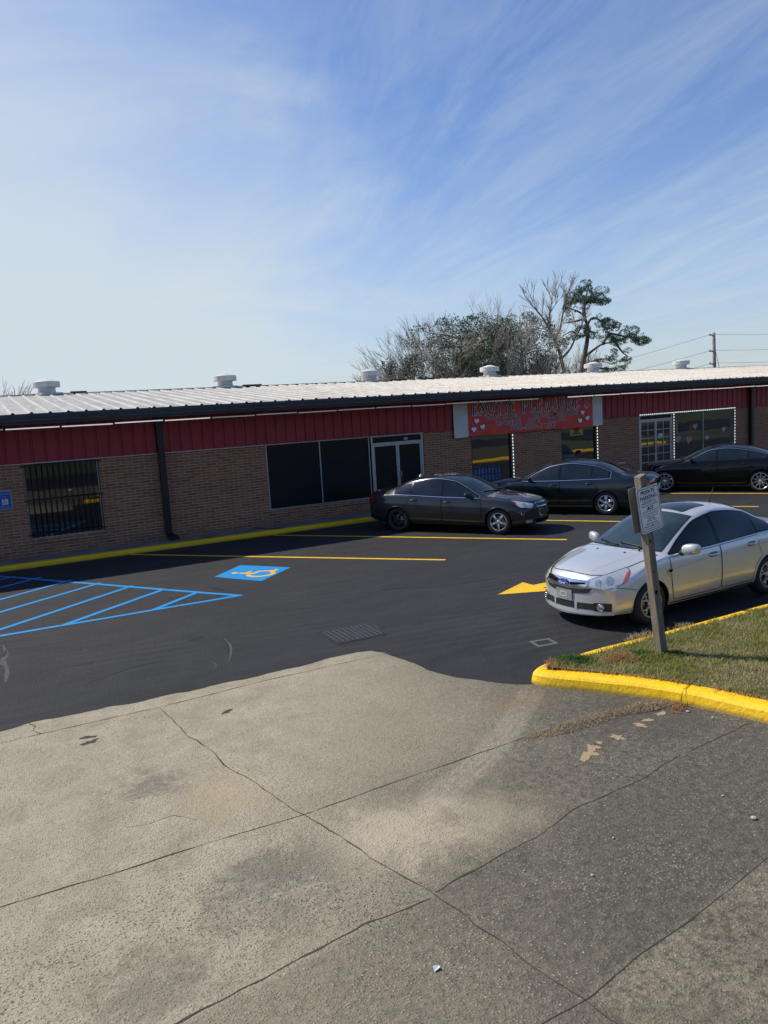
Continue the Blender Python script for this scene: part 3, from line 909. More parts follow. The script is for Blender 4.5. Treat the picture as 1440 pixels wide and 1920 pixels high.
def asphalt_mat():
    m, nt, b = newmat('sealed_asphalt')
    p = worldp(nt)
    big = noise_n(nt, p, .42, 6, .66)
    brush = noise_n(nt, mapping(nt, p, (.7, 1.9, 1), (0, 0, R(24))), 1.1, 7, .68, 1.0)
    fine = noise_n(nt, p, 260, 2)
    # long wheel arcs and squeegee marks left in the sealcoat
    wv = nt.nodes.new('ShaderNodeTexWave'); wv.wave_type = 'RINGS'; wv.inputs['Scale'].default_value = .55; wv.inputs['Distortion'].default_value = 3.0; wv.inputs['Detail'].default_value = 5; wv.inputs['Detail Scale'].default_value = .35; wv.inputs['Detail Roughness'].default_value = .7
    nt.links.new(mapping(nt, p, (.55,1.15,1), (0,0,R(20)), (2,-9,0)), wv.inputs['Vector'])
    arcs = ramp(nt, wv.outputs['Fac'], [(.0, .5), (.06, 0.0), (.94, 0.0), (1.0, .6)])
    sp = ramp(nt, voro(nt, p, 70), [(.08, 1.0), (.24, 0.0)])
    c = mixc(nt, ramp(nt, big, [(.3, 0.0), (.7, 1.0)]), (.0105,.0112,.0135), (.0205,.0213,.0245))
    c = mixc(nt, ramp(nt, brush, [(.40, 0.0), (.70, .75)]), c, (.033,.0335,.036))
    c = mixc(nt, math_n(nt, 'MULTIPLY', arcs, ramp(nt, noise_n(nt, p, .5, 3), [(.45, 0.0), (.62, 1.0)])), c, (.040,.040,.042))
    dk = ramp(nt, noise_n(nt, mapping(nt, p, (1, 1, 1), (0,0,0), (3,7,0)), .9, 6, .7), [(.60, 0.0), (.72, .5)])
    c = mixc(nt, dk, c, (.0075,.0075,.009))
    c = mixc(nt, math_n(nt, 'MULTIPLY', sp, .45), c, (.075,.074,.07))
    nt.links.new(c, b.inputs['Base Color'])
    nt.links.new(math_n(nt, 'MULTIPLY_ADD', big, .2, .62), b.inputs['Roughness'])
    b.inputs['Specular IOR Level'].default_value = .35
    h = math_n(nt, 'ADD', math_n(nt, 'MULTIPLY', fine, .5), math_n(nt, 'MULTIPLY', noise_n(nt, p, 34, 5, .7), 2.2))
    bump(nt, b, h, .8, .014)
    return m

def concrete_mat():
    m, nt, b = newmat('apron_concrete')
    p = worldp(nt)
    s = nt.nodes.new('ShaderNodeSeparateXYZ'); nt.links.new(p, s.inputs[0]); X, Y = s.outputs[0], s.outputs[1]
    n1 = noise_n(nt, p, .55, 6, .62); n2 = noise_n(nt, p, 2.3, 7, .68, .4); n3 = noise_n(nt, p, 14, 6, .7)
    base = mixc(nt, ramp(nt, n2, [(.28, 0.0), (.72, 1.0)]), (.325,.278,.19), (.515,.455,.335))
    # grime: right-hand and near slabs are darker
    t = math_n(nt, 'SUBTRACT', math_n(nt, 'MULTIPLY', X, .78), math_n(nt, 'MULTIPLY', Y, .50))
    g1 = smooth_mask(nt, math_n(nt, 'ADD', t, math_n(nt, 'MULTIPLY_ADD', n2, 2.2, math_n(nt, 'MULTIPLY_ADD', n1, 2.4, -2.3))), -1.7, 1.25)
    n4 = noise_n(nt, p, 38, 5, .75)
    mot = ramp(nt, math_n(nt, 'MULTIPLY_ADD', n3, .5, math_n(nt, 'MULTIPLY', n4, .5)), [(.36, 0.0), (.62, 1.0)])
    grime = math_n(nt, 'MULTIPLY', math_n(nt, 'MULTIPLY_ADD', g1, .86, .10), math_n(nt, 'MULTIPLY_ADD', mot, -.58, 1.16), clamp=True)
    c = mixc(nt, grime, base, (.060,.055,.043))
    # every slab has weathered to its own tone
    def above(x0, y0, k, e=.05): return smooth_mask(nt, math_n(nt, 'SUBTRACT', Y, math_n(nt, 'MULTIPLY_ADD', X, k, y0-k*x0)), -e, e)
    def right(x0, y0, k, e=.05): return smooth_mask(nt, math_n(nt, 'SUBTRACT', X, math_n(nt, 'MULTIPLY_ADD', Y, k, x0-k*y0)), -e, e)
    inv = lambda a: math_n(nt, 'SUBTRACT', 1.0, a)
    mul = lambda a, b: math_n(nt, 'MULTIPLY', a, b)
    rt = right(2.45, 4.18, -.17); j3 = above(2.46, 4.16, .13); j4 = above(2.4, 2.9, .12); j3l = above(2.4, 4.11, .09)
    cloud = ramp(nt, n2, [(.35, .35), (.65, 1.0)])
    c = mixc(nt, mul(mul(mul(inv(j3), j4), rt), mul(math_n(nt, 'MULTIPLY_ADD', mot, -.5, 1.0), mul(cloud, .75))), c, (.078,.072,.056))
    c = mixc(nt, mul(mul(inv(j3l), inv(rt)), mul(math_n(nt, 'MULTIPLY_ADD', mot, -.6, 1.0), .48)), c, (.075,.068,.052))
    c = mixc(nt, mul(mul(inv(j4), rt), mul(mot, mul(cloud, .8))), c, (.33,.285,.20))
    # patches where the surface has worn to aggregate
    wear = ramp(nt, noise_n(nt, mapping(nt, p, (1,1,1), (0,0,0), (5,2,0)), .8, 5, .65), [(.44, 0.0), (.6, 1.0)])
    near = smooth_mask(nt, Y, 6.5, 4.3)
    vc = nt.nodes.new('ShaderNodeTexVoronoi'); vc.inputs['Scale'].default_value = 52; nt.links.new(p, vc.inputs['Vector'])
    sel = nt.nodes.new('ShaderNodeSeparateColor'); nt.links.new(vc.outputs['Color'], sel.inputs[0])
    dot = ramp(nt, vc.outputs['Distance'], [(.25, 1.0), (.5, 0.0)])
    chip = math_n(nt, 'MULTIPLY', dot, ramp(nt, sel.outputs[0], [(.60, 0.0), (.72, 1.0)]))
    pit = math_n(nt, 'MULTIPLY', dot, ramp(nt, sel.outputs[1], [(.52, 0.0), (.66, 1.0)]))
    amt = math_n(nt, 'MULTIPLY', math_n(nt, 'MULTIPLY_ADD', wear, .8, .3), math_n(nt, 'MULTIPLY_ADD', near, .6, .4))
    c = mixc(nt, math_n(nt, 'MULTIPLY', pit, math_n(nt, 'MULTIPLY', amt, .95)), c, (.05,.045,.038))
    c = mixc(nt, math_n(nt, 'MULTIPLY', chip, math_n(nt, 'MULTIPLY', amt, .62)), c, (.46,.41,.33))
    v2 = nt.nodes.new('ShaderNodeTexVoronoi'); v2.inputs['Scale'].default_value = 26; nt.links.new(p, v2.inputs['Vector'])
    s2 = nt.nodes.new('ShaderNodeSeparateColor'); nt.links.new(v2.outputs['Color'], s2.inputs[0])
    stone = math_n(nt, 'MULTIPLY', ramp(nt, v2.outputs['Distance'], [(.10, 1.0), (.2, 0.0)]), ramp(nt, s2.outputs[0], [(.78, 0.0), (.82, 1.0)]))
    c = mixc(nt, math_n(nt, 'MULTIPLY', stone, .7), c, (.56,.52,.44))
    # fine speckle
    c = mixc(nt, ramp(nt, noise_n(nt, p, 130, 4, .75), [(.36, .85), (.5, 0.0)]), c, (.075,.066,.05))
    # dusty tyre track running from the lot entrance toward the street
    ang = math.atan2(-1.75, -2.85)
    ca, sa = math.cos(ang), math.sin(ang)
    dx = math_n(nt, 'SUBTRACT', X, 5.43); dy = math_n(nt, 'SUBTRACT', Y, 6.71)
    al = math_n(nt, 'ADD', math_n(nt, 'MULTIPLY', dx, ca), math_n(nt, 'MULTIPLY', dy, sa))
    ac = math_n(nt, 'ADD', math_n(nt, 'MULTIPLY', dx, -sa), math_n(nt, 'MULTIPLY', dy, ca))
    ac = math_n(nt, 'ADD', ac, math_n(nt, 'MULTIPLY', math_n(nt, 'SINE', math_n(nt, 'MULTIPLY', al, .95)), -.16))
    tr = math_n(nt, 'MULTIPLY', smooth_mask(nt, math_n(nt, 'ABSOLUTE', ac),   .20, .09), math_n(nt, 'MULTIPLY', smooth_mask(nt, al, -.1, .3), smooth_mask(nt, al, 3.9, 2.6)))
    tread = math_n(nt, 'MULTIPLY_ADD', math_n(nt, 'SINE', math_n(nt, 'MULTIPLY', ac, 95)), .10, .5)
    tr = math_n(nt, 'MULTIPLY', tr, math_n(nt, 'MULTIPLY', tread, math_n(nt, 'MULTIPLY_ADD', mot, .9, .3)))
    c = mixc(nt, math_n(nt, 'MULTIPLY', tr, .62), c, (.46,.41,.32))
    # sandy film at the end of the track and rusty wash by the kerb
    def blob(x, y, r, col, k, cc):
        d = nt.nodes.new('ShaderNodeVectorMath'); d.operation = 'DISTANCE'; nt.links.new(p, d.inputs[0]); d.inputs[1].default_value = (x, y, 0)
        f = smooth_mask(nt, math_n(nt, 'ADD', d.outputs['Value'], math_n(nt, 'ADD', math_n(nt, 'MULTIPLY_ADD', n2, 2.2*r, -1.1*r), math_n(nt, 'MULTIPLY_ADD', mot, .7*r, -.35*r))), r, r*.1)
        return mixc(nt, math_n(nt, 'MULTIPLY', f, k), cc, col)
    c = blob(2.55, 4.95, .75, (.46,.39,.28), .8, c)
    c = blob(3.3, 4.75, .6, (.42,.355,.25), .5, c)
    c = blob(5.0, 6.45, .5, (.22,.15,.09), .55, c)
    c = blob(1.7, 6.35, .6, (.42,.34,.21), .5, c)
    c = blob(1.15, 6.9, .42, (.10,.095,.085), .55, c)
    c = blob(1.6, 4.9, .75, (.11,.105,.09), .6, c)
    c = blob(.55, 4.3, .5, (.12,.11,.095), .5, c)
    c = blob(5.9, 5.2, 1.0, (.07,.066,.058), .6, c)
    nt.links.new(c, b.inputs['Base Color'])
    b.inputs['Roughness'].default_value = .85; b.inputs['Specular IOR Level'].default_value = .3
    h = math_n(nt, 'ADD', math_n(nt, 'MULTIPLY', n3, 1.0), math_n(nt, 'ADD', math_n(nt, 'MULTIPLY', noise_n(nt, p, 110, 3, .7), .6), math_n(nt, 'MULTIPLY', chip, .4)))
    bump(nt, b, h, .85, .016)
    return m

def road_paint(name, col, wear=.35, rough=.6):
    m, nt, b = newmat(name)
    p = worldp(nt)
    n = noise_n(nt, p, 3.5, 6, .7); f = noise_n(nt, p, 90, 3, .7)
    c = mixc(nt, ramp(nt, n, [(.3, 0.0), (.7, 1.0)]), tuple(x*.82 for x in col), col)
    w = math_n(nt, 'MULTIPLY', ramp(nt, f, [(.30, 1.0), (.44, 0.0)]), wear)
    c = mixc(nt, w, c, (.04,.04,.04))
    nt.links.new(c, b.inputs['Base Color']); b.inputs['Roughness'].default_value = rough
    bump(nt, b, noise_n(nt, p, 160, 3), .35, .004)
    return m

def kerb_mat():
    m, nt, b = newmat('yellow_kerb_paint')
    p = worldp(nt)
    n = noise_n(nt, p, 4.5, 6, .7); f = noise_n(nt, p, 26, 6, .7)
    c = mixc(nt, ramp(nt, n, [(.3, 0.0), (.7, 1.0)]), (.84,.49,.0), (.92,.58,.0))
    w = math_n(nt, 'MULTIPLY', ramp(nt, f, [(.28, 1.0), (.37, 0.0)]), .7)
    c = mixc(nt, w, c, (.45,.19,.01))
    zs_ = nt.nodes.new('ShaderNodeSeparateXYZ'); nt.links.new(p, zs_.inputs[0])
    dirt = math_n(nt, 'MULTIPLY', smooth_mask(nt, math_n(nt, 'ADD', zs_.outputs[2], math_n(nt, 'MULTIPLY', f, -.05)), .03, -.02), .7)
    c = mixc(nt, dirt, c, (.16,.12,.05))
    c = mixc(nt, math_n(nt, 'MULTIPLY', ramp(nt, noise_n(nt, p, 11, 6, .72), [(.34, 1.0), (.42, 0.0)]), .55), c, (.50,.30,.03))
    nt.links.new(c, b.inputs['Base Color']); b.inputs['Roughness'].default_value = .55
    bump(nt, b, math_n(nt, 'ADD', f, math_n(nt, 'MULTIPLY', n, 2.0)), .5, .02)
    return m

def brick_mat():
    m, nt, b = newmat('brown_brick')
    p = worldp(nt)
    s = nt.nodes.new('ShaderNodeSeparateXYZ'); nt.links.new(p, s.inputs[0])
    cb = nt.nodes.new('ShaderNodeCombineXYZ'); nt.links.new(math_n(nt, 'ADD', s.outputs[0], math_n(nt, 'MULTIPLY', s.outputs[1], 1.0)), cb.inputs[0]); nt.links.new(s.outputs[2], cb.inputs[1])
    br = nt.nodes.new('ShaderNodeTexBrick'); nt.links.new(cb.outputs[0], br.inputs['Vector'])
    br.inputs['Scale'].default_value = 1; br.inputs['Brick Width'].default_value = .30; br.inputs['Row Height'].default_value = .077
    br.inputs['Mortar Size'].default_value = .0075; br.inputs['Mortar Smooth'].default_value = .3; br.inputs['Bias'].default_value = 0
    br.inputs['Color1'].default_value = (.275,.10,.052,1); br.inputs['Color2'].default_value = (.40,.175,.09,1); br.inputs['Mortar'].default_value = (.62,.45,.28,1)
    n = noise_n(nt, p, 1.1, 6, .65); n2 = noise_n(nt, p, 55, 4, .7)
    c = mixc(nt, math_n(nt, 'MULTIPLY', ramp(nt, n2, [(.3, 0.0), (.7, 1.0)]), .35), br.outputs['Color'], (.10,.06,.045))
    c = mixc(nt, math_n(nt, 'MULTIPLY', ramp(nt, n, [(.4, 0.0), (.75, 1.0)]), .35), c, (.17,.12,.085))
    low = smooth_mask(nt, s.outputs[2], .55, .1)
    c = mixc(nt, math_n(nt, 'MULTIPLY', low, math_n(nt, 'MULTIPLY', n, .7)), c, (.08,.06,.05))
    nt.links.new(c, b.inputs['Base Color']); b.inputs['Roughness'].default_value = .88
    bump(nt, b, math_n(nt, 'ADD', math_n(nt, 'MULTIPLY', br.outputs['Fac'], -1.0), math_n(nt, 'MULTIPLY', n2, .25)), .7, .008)
    return m

def roof_mat():
    m, nt, b = newmat('weathered_metal_roof')
    p = worldp(nt)
    n = noise_n(nt, mapping(nt, p, (.25, 1.6, 1)), 1.3, 7, .68, .5); n2 = noise_n(nt, mapping(nt, p, (3, .35, 1)), 2.0, 6, .7)
    s = nt.nodes.new('ShaderNodeSeparateXYZ'); nt.links.new(p, s.inputs[0])
    c = mixc(nt, ramp(nt, n2, [(.3, 0.0), (.7, 1.0)]), (.31,.30,.275), (.50,.485,.445))
    rust = math_n(nt, 'MULTIPLY', ramp(nt, n, [(.47, 0.0), (.66, 1.0)]), smooth_mask(nt, s.outputs[0], 4, 15))
    c = mixc(nt, math_n(nt, 'MULTIPLY', rust, .6), c, (.25,.155,.105))
    c = mixc(nt, ramp(nt, noise_n(nt, p, 9, 6, .75), [(.33, .5), (.46, 0.0)]), c, (.13,.12,.11))
    nt.links.new(c, b.inputs['Base Color'])
    b.inputs['Metallic'].default_value = .12
    nt.links.new(math_n(nt, 'MULTIPLY_ADD', n2, .2, .46), b.inputs['Roughness']); b.inputs['Specular IOR Level'].default_value = .28
    bump(nt, b, noise_n(nt, mapping(nt, p, (1, .3, 1)), 7, 4), .25, .02)
    return m

def grass_mat(name, a, bcol):
    m, nt, b = newmat(name)
    p = worldp(nt)
    f = ramp(nt, noise_n(nt, p, 2.4, 5, .65), [(.35, 0.0), (.65, 1.0)])
    n2 = noise_n(nt, p, 60, 2)
    col = mixc(nt, ramp(nt, n2, [(.35, 0.0), (.65, 1.0)]), mixc(nt, f, a, bcol), tuple(min(1, x*1.5) for x in bcol))
    nt.links.new(col, b.inputs['Base Color']); b.inputs['Roughness'].default_value = .7
    b.inputs['Specular IOR Level'].default_value = .25
    tr = nt.nodes.new('ShaderNodeBsdfTranslucent'); nt.links.new(col, tr.inputs['Color'])
    mx = nt.nodes.new('ShaderNodeMixShader'); mx.inputs[0].default_value = .45
    nt.links.new(b.outputs[0], mx.inputs[1]); nt.links.new(tr.outputs[0], mx.inputs[2])
    nt.links.new(mx.outputs[0], nt.nodes['Material Output'].inputs['Surface'])
    return m

M['asphalt'] = asphalt_mat(); M['concrete'] = concrete_mat()
M['line_yellow'] = road_paint('line_yellow', (.84,.50,.003)); M['line_blue'] = road_paint('line_blue', (.0,.265,.64), .25)
M['kerb'] = kerb_mat(); M['brick'] = brick_mat(); M['roof'] = roof_mat()
M['crack'] = simple('joint_dirt', (.05,.042,.032), .95, var=.5, scale=9)
M['sidewalk'] = simple('sidewalk_concrete', (.19,.175,.15), .9, var=.35, scale=1.7, bmp=.4, bscale=60)
M['soil'] = simple('soil', (.075,.070,.026), .95, var=.45, scale=5, bmp=.8, bscale=30)
M['turf_green'] = grass_mat('turf_green', (.125,.145,.026), (.235,.24,.065))
M['turf_tan'] = grass_mat('turf_tan', (.30,.255,.12), (.46,.39,.20))
M['far_grass'] = simple('far_grass', (.055,.07,.03), .95, var=.4, scale=.3)

def sheet(name, poly, z, mat, kind='structure', label=None, cat=None, group=None):
    bm = bmesh.new(); bm.faces.new([bm.verts.new((x, y, z)) for x, y in poly])
    if len(poly) > 40:               # cut big ragged sheets into cells
        for ax in (0, 1):
            lo = min(p[ax] for p in poly); hi = max(p[ax] for p in poly); k = int((hi-lo)/3)
            for i in range(1, k+1):
                pc = [0,0,0]; pc[ax] = lo+(hi-lo)*(i+.137)/(k+1); pn = [0,0,0]; pn[ax] = 1
                bmesh.ops.bisect_plane(bm, geom=bm.verts[:]+bm.edges[:]+bm.faces[:], plane_co=pc, plane_no=pn)
        bmesh.ops.triangulate(bm, faces=[f for f in bm.faces if len(f.verts) > 4], ngon_method='EAR_CLIP')
    bm.normal_update()
    for f in bm.faces:
        if f.normal.z < 0: f.normal_flip()
    me = bpy.data.meshes.new(name); bm.to_mesh(me); bm.free(); me.materials.append(mat)
    o = bpy.data.objects.new(name, me); COL.objects.link(o)
    return tag(o, label, cat, group, kind)

rnd = random.Random(11)
def jag(pts, amp, step=.12):
    out = []
    for a, b in zip(pts, pts[1:]):
        a = Vector(a); b = Vector(b); k = max(1, int((b-a).length/step)); nrm = Vector((-(b-a).y, (b-a).x)).normalized()
        for i in range(k):
            p = a.lerp(b, i/k)
            q = noise.noise(Vector((p.x*2.1, p.y*2.1, 3)))*amp+noise.noise(Vector((p.x*7, p.y*7, 9)))*amp*.5
            out.append(tuple(p+nrm*q))
    out.append(tuple(pts[-1])); return out

# terrain out to the horizon
m = MB()
G = [-900, -300, -120, -60, -30, 0, 30, 60, 120, 300, 900]
for i in range(len(G)):
    for j in range(len(G)): m.v.append((G[i], G[j]+20, -.05))
for i in range(len(G)-1):
    for j in range(len(G)-1):
        k = i*len(G)+j; m.f.append((k, k+len(G), k+len(G)+1, k+1)); m.m.append(0); m.sm.append(False)
tag(m.build('terrain', M['far_grass']), kind='structure')
# concrete apron and street behind the viewer
sheet('concrete_apron', [(-16,-3), (16,-3), (16,9.9), (-16,9.9)], -.004, M['concrete'])
sheet('street', [(-120,-16), (120,-16), (120,-3), (-120,-3)], -.012, M['asphalt'])
# asphalt lot with the ragged sealcoat edge
edge = [(-16,9.35), (-6,9.3), (-2,9.26), (0.01,9.22), (.32,9.26), (1.43,9.17), (2.72,9.11), (4.41,9.17)]
edge2 = [(4.41,9.17), (4.6,9.12), (4.70,8.9), (4.72,8.55), (4.79,7.97), (4.93,7.49), (5.17,7.07), (5.48,6.76), (5.75,6.8), (6.2,7.1), (60,7.1)]
jj = jag(jag(edge, .03, .12), .022, .03)+jag(jag(edge2[:8], .02, .15), .022, .03)[1:]+edge2[8:]
sheet('asphalt_lot', jj+[(60,20.3), (-16,20.3)], 0.0, M['asphalt'])

# scuffs, smears and dried drips on the sealcoat
M['scuff_dark'] = simple('scuff_dark', (.0075,.0075,.009), .5, var=.3, scale=8); M['scuff_pale'] = simple('scuff_pale', (.052,.052,.054), .85, var=.4, scale=12)
for i, (pts, w_, mt) in enumerate([([(3.12,11.07), (3.08,10.63), (2.97,10.26), (2.82,9.89)], .045, 'scuff_pale'), ([(3.09,11.05), (3.04,10.62), (2.93,10.27)], .03, 'scuff_dark'), ([(2.63,10.09), (2.65,9.89), (2.55,9.72)], .035, 'scuff_pale'), ([(2.66,11.28), (2.87,11.35)], .16, 'scuff_dark'),
        ([(1.02,11.16), (1.26,11.12)], .13, 'scuff_dark'), ([(.55,11.15), (.68,11.26)], .10, 'scuff_dark'), ([(1.24,11.99), (1.28,11.73)], .02, 'scuff_pale'), ([(.21,13.0), (.23,12.4), (.16,12.08), (.2,11.62), (.15,11.0)], .10, 'scuff_pale'), ([(.24,12.7), (.2,12.3)], .05, 'scuff_dark'),
        ([(3.94,14.78), (4.12,14.14)], .07, 'scuff_dark'), ([(4.06,10.85), (4.37,11.05)], .02, 'scuff_pale'), ([(5.22,10.2), (5.08,9.7), (4.93,9.56)], .05, 'scuff_pale'), ([(6.4,12.2), (7.4,11.6), (8.6,11.4)], .03, 'scuff_dark'), ([(1.0,10.2), (1.6,10.5), (2.3,10.6)], .02, 'scuff_dark')]):
    L = [p.to_2d() for p in smooth_line([(a, b, 0) for a, b in pts], 6)]; n_ = len(L); m = MB()
    m.ribbon([(p.x, p.y, .0012+.0001*i) for p in L], [w_*(.25+.75*math.sin(PI*k/(n_-1)))*(.6+.9*abs(noise.noise(Vector((p.x*9, p.y*9, i))))) for k, p in enumerate(L)])
    tag(m.build('asphalt_scuff', M[mt]), kind='structure')
# slab joints and cracks: narrow dirt-filled strips
def crack(pts, w, amp):
    L = jag(pts, amp, .05); m = MB()
    w *= .72
    ww = [max(.0025, w*(.28+1.7*abs(noise.noise(Vector((p[0]*3.1, p[1]*3.1, 5)))) + .8*max(0, noise.noise(Vector((p[0]*11, p[1]*11, 1)))))) for p in L]
    m.ribbon([(x, y, -.0015) for x, y in L], ww)
    tag(m.build('slab_joint', M['crack']), kind='structure')
crack([(1.64,8.8), (1.72,7.92), (1.83,7.24), (1.86,6.8), (2.0,6.17), (2.11,5.61), (2.23,5.05), (2.33,4.55), (2.44,4.19), (2.5,3.69), (2.56,3.25), (2.65,2.91), (2.7,2.2), (2.8,0)], .016, .03)
crack([(-8,5.75), (-.13,5.69), (.57,5.66), (1.36,5.65), (2.11,5.61), (2.78,5.65), (3.63,5.68), (4.5,5.70), (6.2,5.52)], .015, .012)
crack([(-8,3.7), (.66,3.97), (1.04,4.02), (1.42,4.05), (1.9,4.13), (2.39,4.11)], .026, .022)
crack([(2.46,4.16), (2.88,4.21), (3.42,4.29), (3.97,4.43), (4.33,4.44), (4.75,4.48), (5.55,4.6), (6.45,4.66)], .016, .03)
crack([(-6,2.6), (1,2.8), (2.34,2.9), (2.69,2.91), (3.14,2.98), (3.97,3.08), (4.61,3.19), (7,3.4)], .013, .012)
crack([(-16,8.9), (0,8.85), (1.67,8.82), (3.0,8.89), (4.61,8.86), (4.75,8.86)], .014, .008)
crack([(.30,9.24), (.36,9.12), (.33,9.0), (.40,8.84)], .014, .02)
crack([(1.35,6.05), (1.2,6.25), (1.0,6.22), (.8,6.3)], .006, .03)
# tarry stain and pale sand flakes on the apron
def splat(name, x, y, r, mat, z, seed, sx=1, ang=0, n=26):
    q = random.Random(seed); pts = []
    for k in range(n):
        a = 2*PI*k/n; rr = r*(.62+.5*noise.noise(Vector((math.cos(a)*1.7+seed, math.sin(a)*1.7, seed*.37)))+.25*noise.noise(Vector((math.cos(a)*5+seed, math.sin(a)*5, 2))))
        u, v = rr*sx*math.cos(a), rr*math.sin(a)
        pts.append((x+u*math.cos(ang)-v*math.sin(ang), y+u*math.sin(ang)+v*math.cos(ang)))
    return sheet(name, pts, z, mat)
M['tar'] = simple('tar_stain', (.03,.028,.026), .8, var=.3, scale=20)
M['sand'] = simple('dry_sand', (.31,.235,.14), .95, var=.2, scale=20, bmp=.4)
splat('tar_stain', .83, 8.42, .12, M['tar'], -.0012, 2, .5, R(70)); splat('tar_stain', .82, 8.28, .08, M['tar'], -.0013, 5, 1.6, R(10))
splat('tar_stain', 2.27, 8.2, .055, M['tar'], -.0012, 8, 2.0, R(20))
for i, (x, y, r, sx) in enumerate([(4.72,5.08,.10,1.5), (4.86,5.16,.09,1.4), (4.98,5.2,.05,1), (5.2,5.18,.075,1.4), (5.58,5.25,.06,2.2), (5.72,5.3,.05,1.8), (5.95,5.33,.06,1.5), (4.62,5.02,.05,1.6)]):
    splat('sand_patch', x, y, r, M['sand'], -.0010-.00003*i, 20+i, sx, R(30*i))

# painted parking stripes
def stripe(a, b, w, mat, name, label, group, z=.004, cat='painted line'):
    L = jag([a, b], .008, .35); m = MB(); m.ribbon([(x, y, z) for x, y in L], w)
    return tag(m.build(name, mat), label, cat, group)
for (a, b, lab) in [((3.45,19.97), (8.75,13.59), 'yellow parking stripe running past the blue wheelchair square'), ((7.25,19.97), (12.08,13.52), 'yellow parking stripe on the near side of the graphite sedan'),
          ((11.2,19.97), (15.4,13.55), 'yellow parking stripe between the graphite sedan and the slate green sedan'), ((14.8,19.97), (18.97,13.5), 'yellow parking stripe with only its short end seen over the silver car roof'),
          ((18.4,19.97), (22.4,13.55), 'yellow parking stripe along the near side of the glossy black sedan'), ((22.1,19.97), (26.0,13.55), 'yellow parking stripe on the far side of the glossy black sedan')]:
    stripe(a, b, .115, M['line_yellow'], 'parking_stripe', lab, 'yellow parking stripes')
BL = 'blue hatched access aisle'
hat = MB()
def hl(a, b, w=.11, z=.0042):
    hat.ribbon([(x, y, z) for x, y in jag([a, b], .01, .3)], w)
hl((.1,20.2-.25), (4.2,13.55)); hl((-3.2,13.70), (4.24,13.58), .11, .0046)
hd = Vector((.82,.575)); 
def aisle_x(t): return (.1+4.1*t, 19.95-6.4*t)
for i, (a, b) in enumerate([((2.6,13.59),(3.62,14.42)), ((1.12,13.61),(3.2,15.2)), ((-.35,13.66),(2.72,16.0)), ((-1.5,14.25),(2.23,16.83)), ((-2.0,15.1),(1.74,17.62)), ((-2.3,16.1),(1.22,18.55)), ((-2.4,17.3),(.72,19.13)), ((-2.4,18.5),(.35,19.85))]):
    hl(a, b, .11, .0050+.0003*i)
tag(hat.build('access_aisle_marking', M['line_blue']), 'blue painted hatched triangle of the accessible parking aisle', 'painted marking')

# wheelchair symbol on its blue square
sq = [(4.31,15.6), (5.14,16.43), (5.92,15.34), (4.94,14.47)]
ic = empty('wheelchair_symbol', (5.08,15.45,0), 0, 'blue painted square with a yellow wheelchair symbol on the asphalt', 'painted marking')
m = MB(); m.poly([(x-5.08, y-15.45, .0045) for x, y in jag(sq+[sq[0]], .008, .3)[:-1]]); m.build('blue_square', M['line_blue'], ic)
def wheelchair(mb, o, r, u, s, w):
    """o origin (wheel centre), r right, u up vectors (3-D), s scale, w stroke"""
    P = lambda a, b: o+r*(a*s)+u*(b*s)
    n = r.cross(u).normalized()
    mb.poly([P(-.06+.10*math.cos(2*PI*k/16), .80+.10*math.sin(2*PI*k/16)) for k in range(16)])
    mb.ribbon([P(-.05,.64)+n*.0003, P(-.02,.22)+n*.0003], w, n)
    mb.ribbon([P(-.07,.22)+n*.0006, P(.28,.22)+n*.0006, P(.44,-.18)+n*.0006, P(.60,-.14)+n*.0006], w, n)
    mb.ribbon([P(-.04,.46)+n*.0009, P(.24,.46)+n*.0009], w*.85, n)
    mb.ribbon([P(.34*math.cos(a), .34*math.sin(a)-.02)+n*.0012 for a in [R(118)+R(232)*k/24 for k in range(25)]], w, n)
m = MB(); wheelchair(m, Vector((.09,-.27,.006)), Vector((.81,.58,0)), Vector((-.58,.81,0)), .78, .095); m.build('wheelchair_pictogram', M['line_yellow'], ic)

# lane arrow by the silver car
m = MB(); cy = 10.42
m.poly([(x, y, .0045) for x, y in [(7.74,cy), (8.62,cy+.42), (8.62,cy+.13), (10.7,cy+.13), (10.7,cy-.13), (8.62,cy-.13), (8.62,cy-.42)]])
tag(m.build('lane_arrow', M['line_yellow']), 'yellow painted lane arrow pointing left, partly hidden behind the silver car', 'painted marking')
# faded square mark near the kerb tip
m = MB(); M['ghost_mark'] = road_paint('ghost_mark', (.115,.115,.11), .4)
m.ribbon([(6.58+a, 7.89+b, .004) for a, b in [(-.15,-.09), (.12,-.13), (.16,.08), (-.1,.13)]], .075, closed=True)
tag(m.build('faded_mark', M['ghost_mark']), 'small pale grey ring shaped mark on the asphalt near the kerb tip', 'painted marking')

# storm drain: sunken frame with a punched grate
dr = empty('storm_drain', (4.74,9.99,0), R(-2), 'black square storm drain grate set in the asphalt', 'drain')
M['iron'] = simple('cast_iron', (.036,.0365,.038), .6, .0, var=.4, scale=20)
m = MB(); m.add([(x*.36, y*.33, .0045) for x, y in ((-1,-1), (1,-1), (1,1), (-1,1))], [(0,1,2,3)]); m.build('drain_pit', M['dark_void'], dr)
m = MB(); nx, ny = 9, 9
for i in range(nx+1):
    x = -.34+.68*i/nx; m.box(x-.022, x+.022, -.31, .31, .0055, .012)
for j in range(ny+1):
    y = -.31+.62*j/ny; m.box(-.34, .34, y-.019, y+.019, .0048, .0115)
m.build('drain_grate', M['iron'], dr)
m = MB(); m.ribbon([(x, y, .0060) for x, y in [(-.385,-.355), (.385,-.355), (.385,.355), (-.385,.355)]], .055, closed=True); m.build('drain_frame', M['asphalt'], dr)

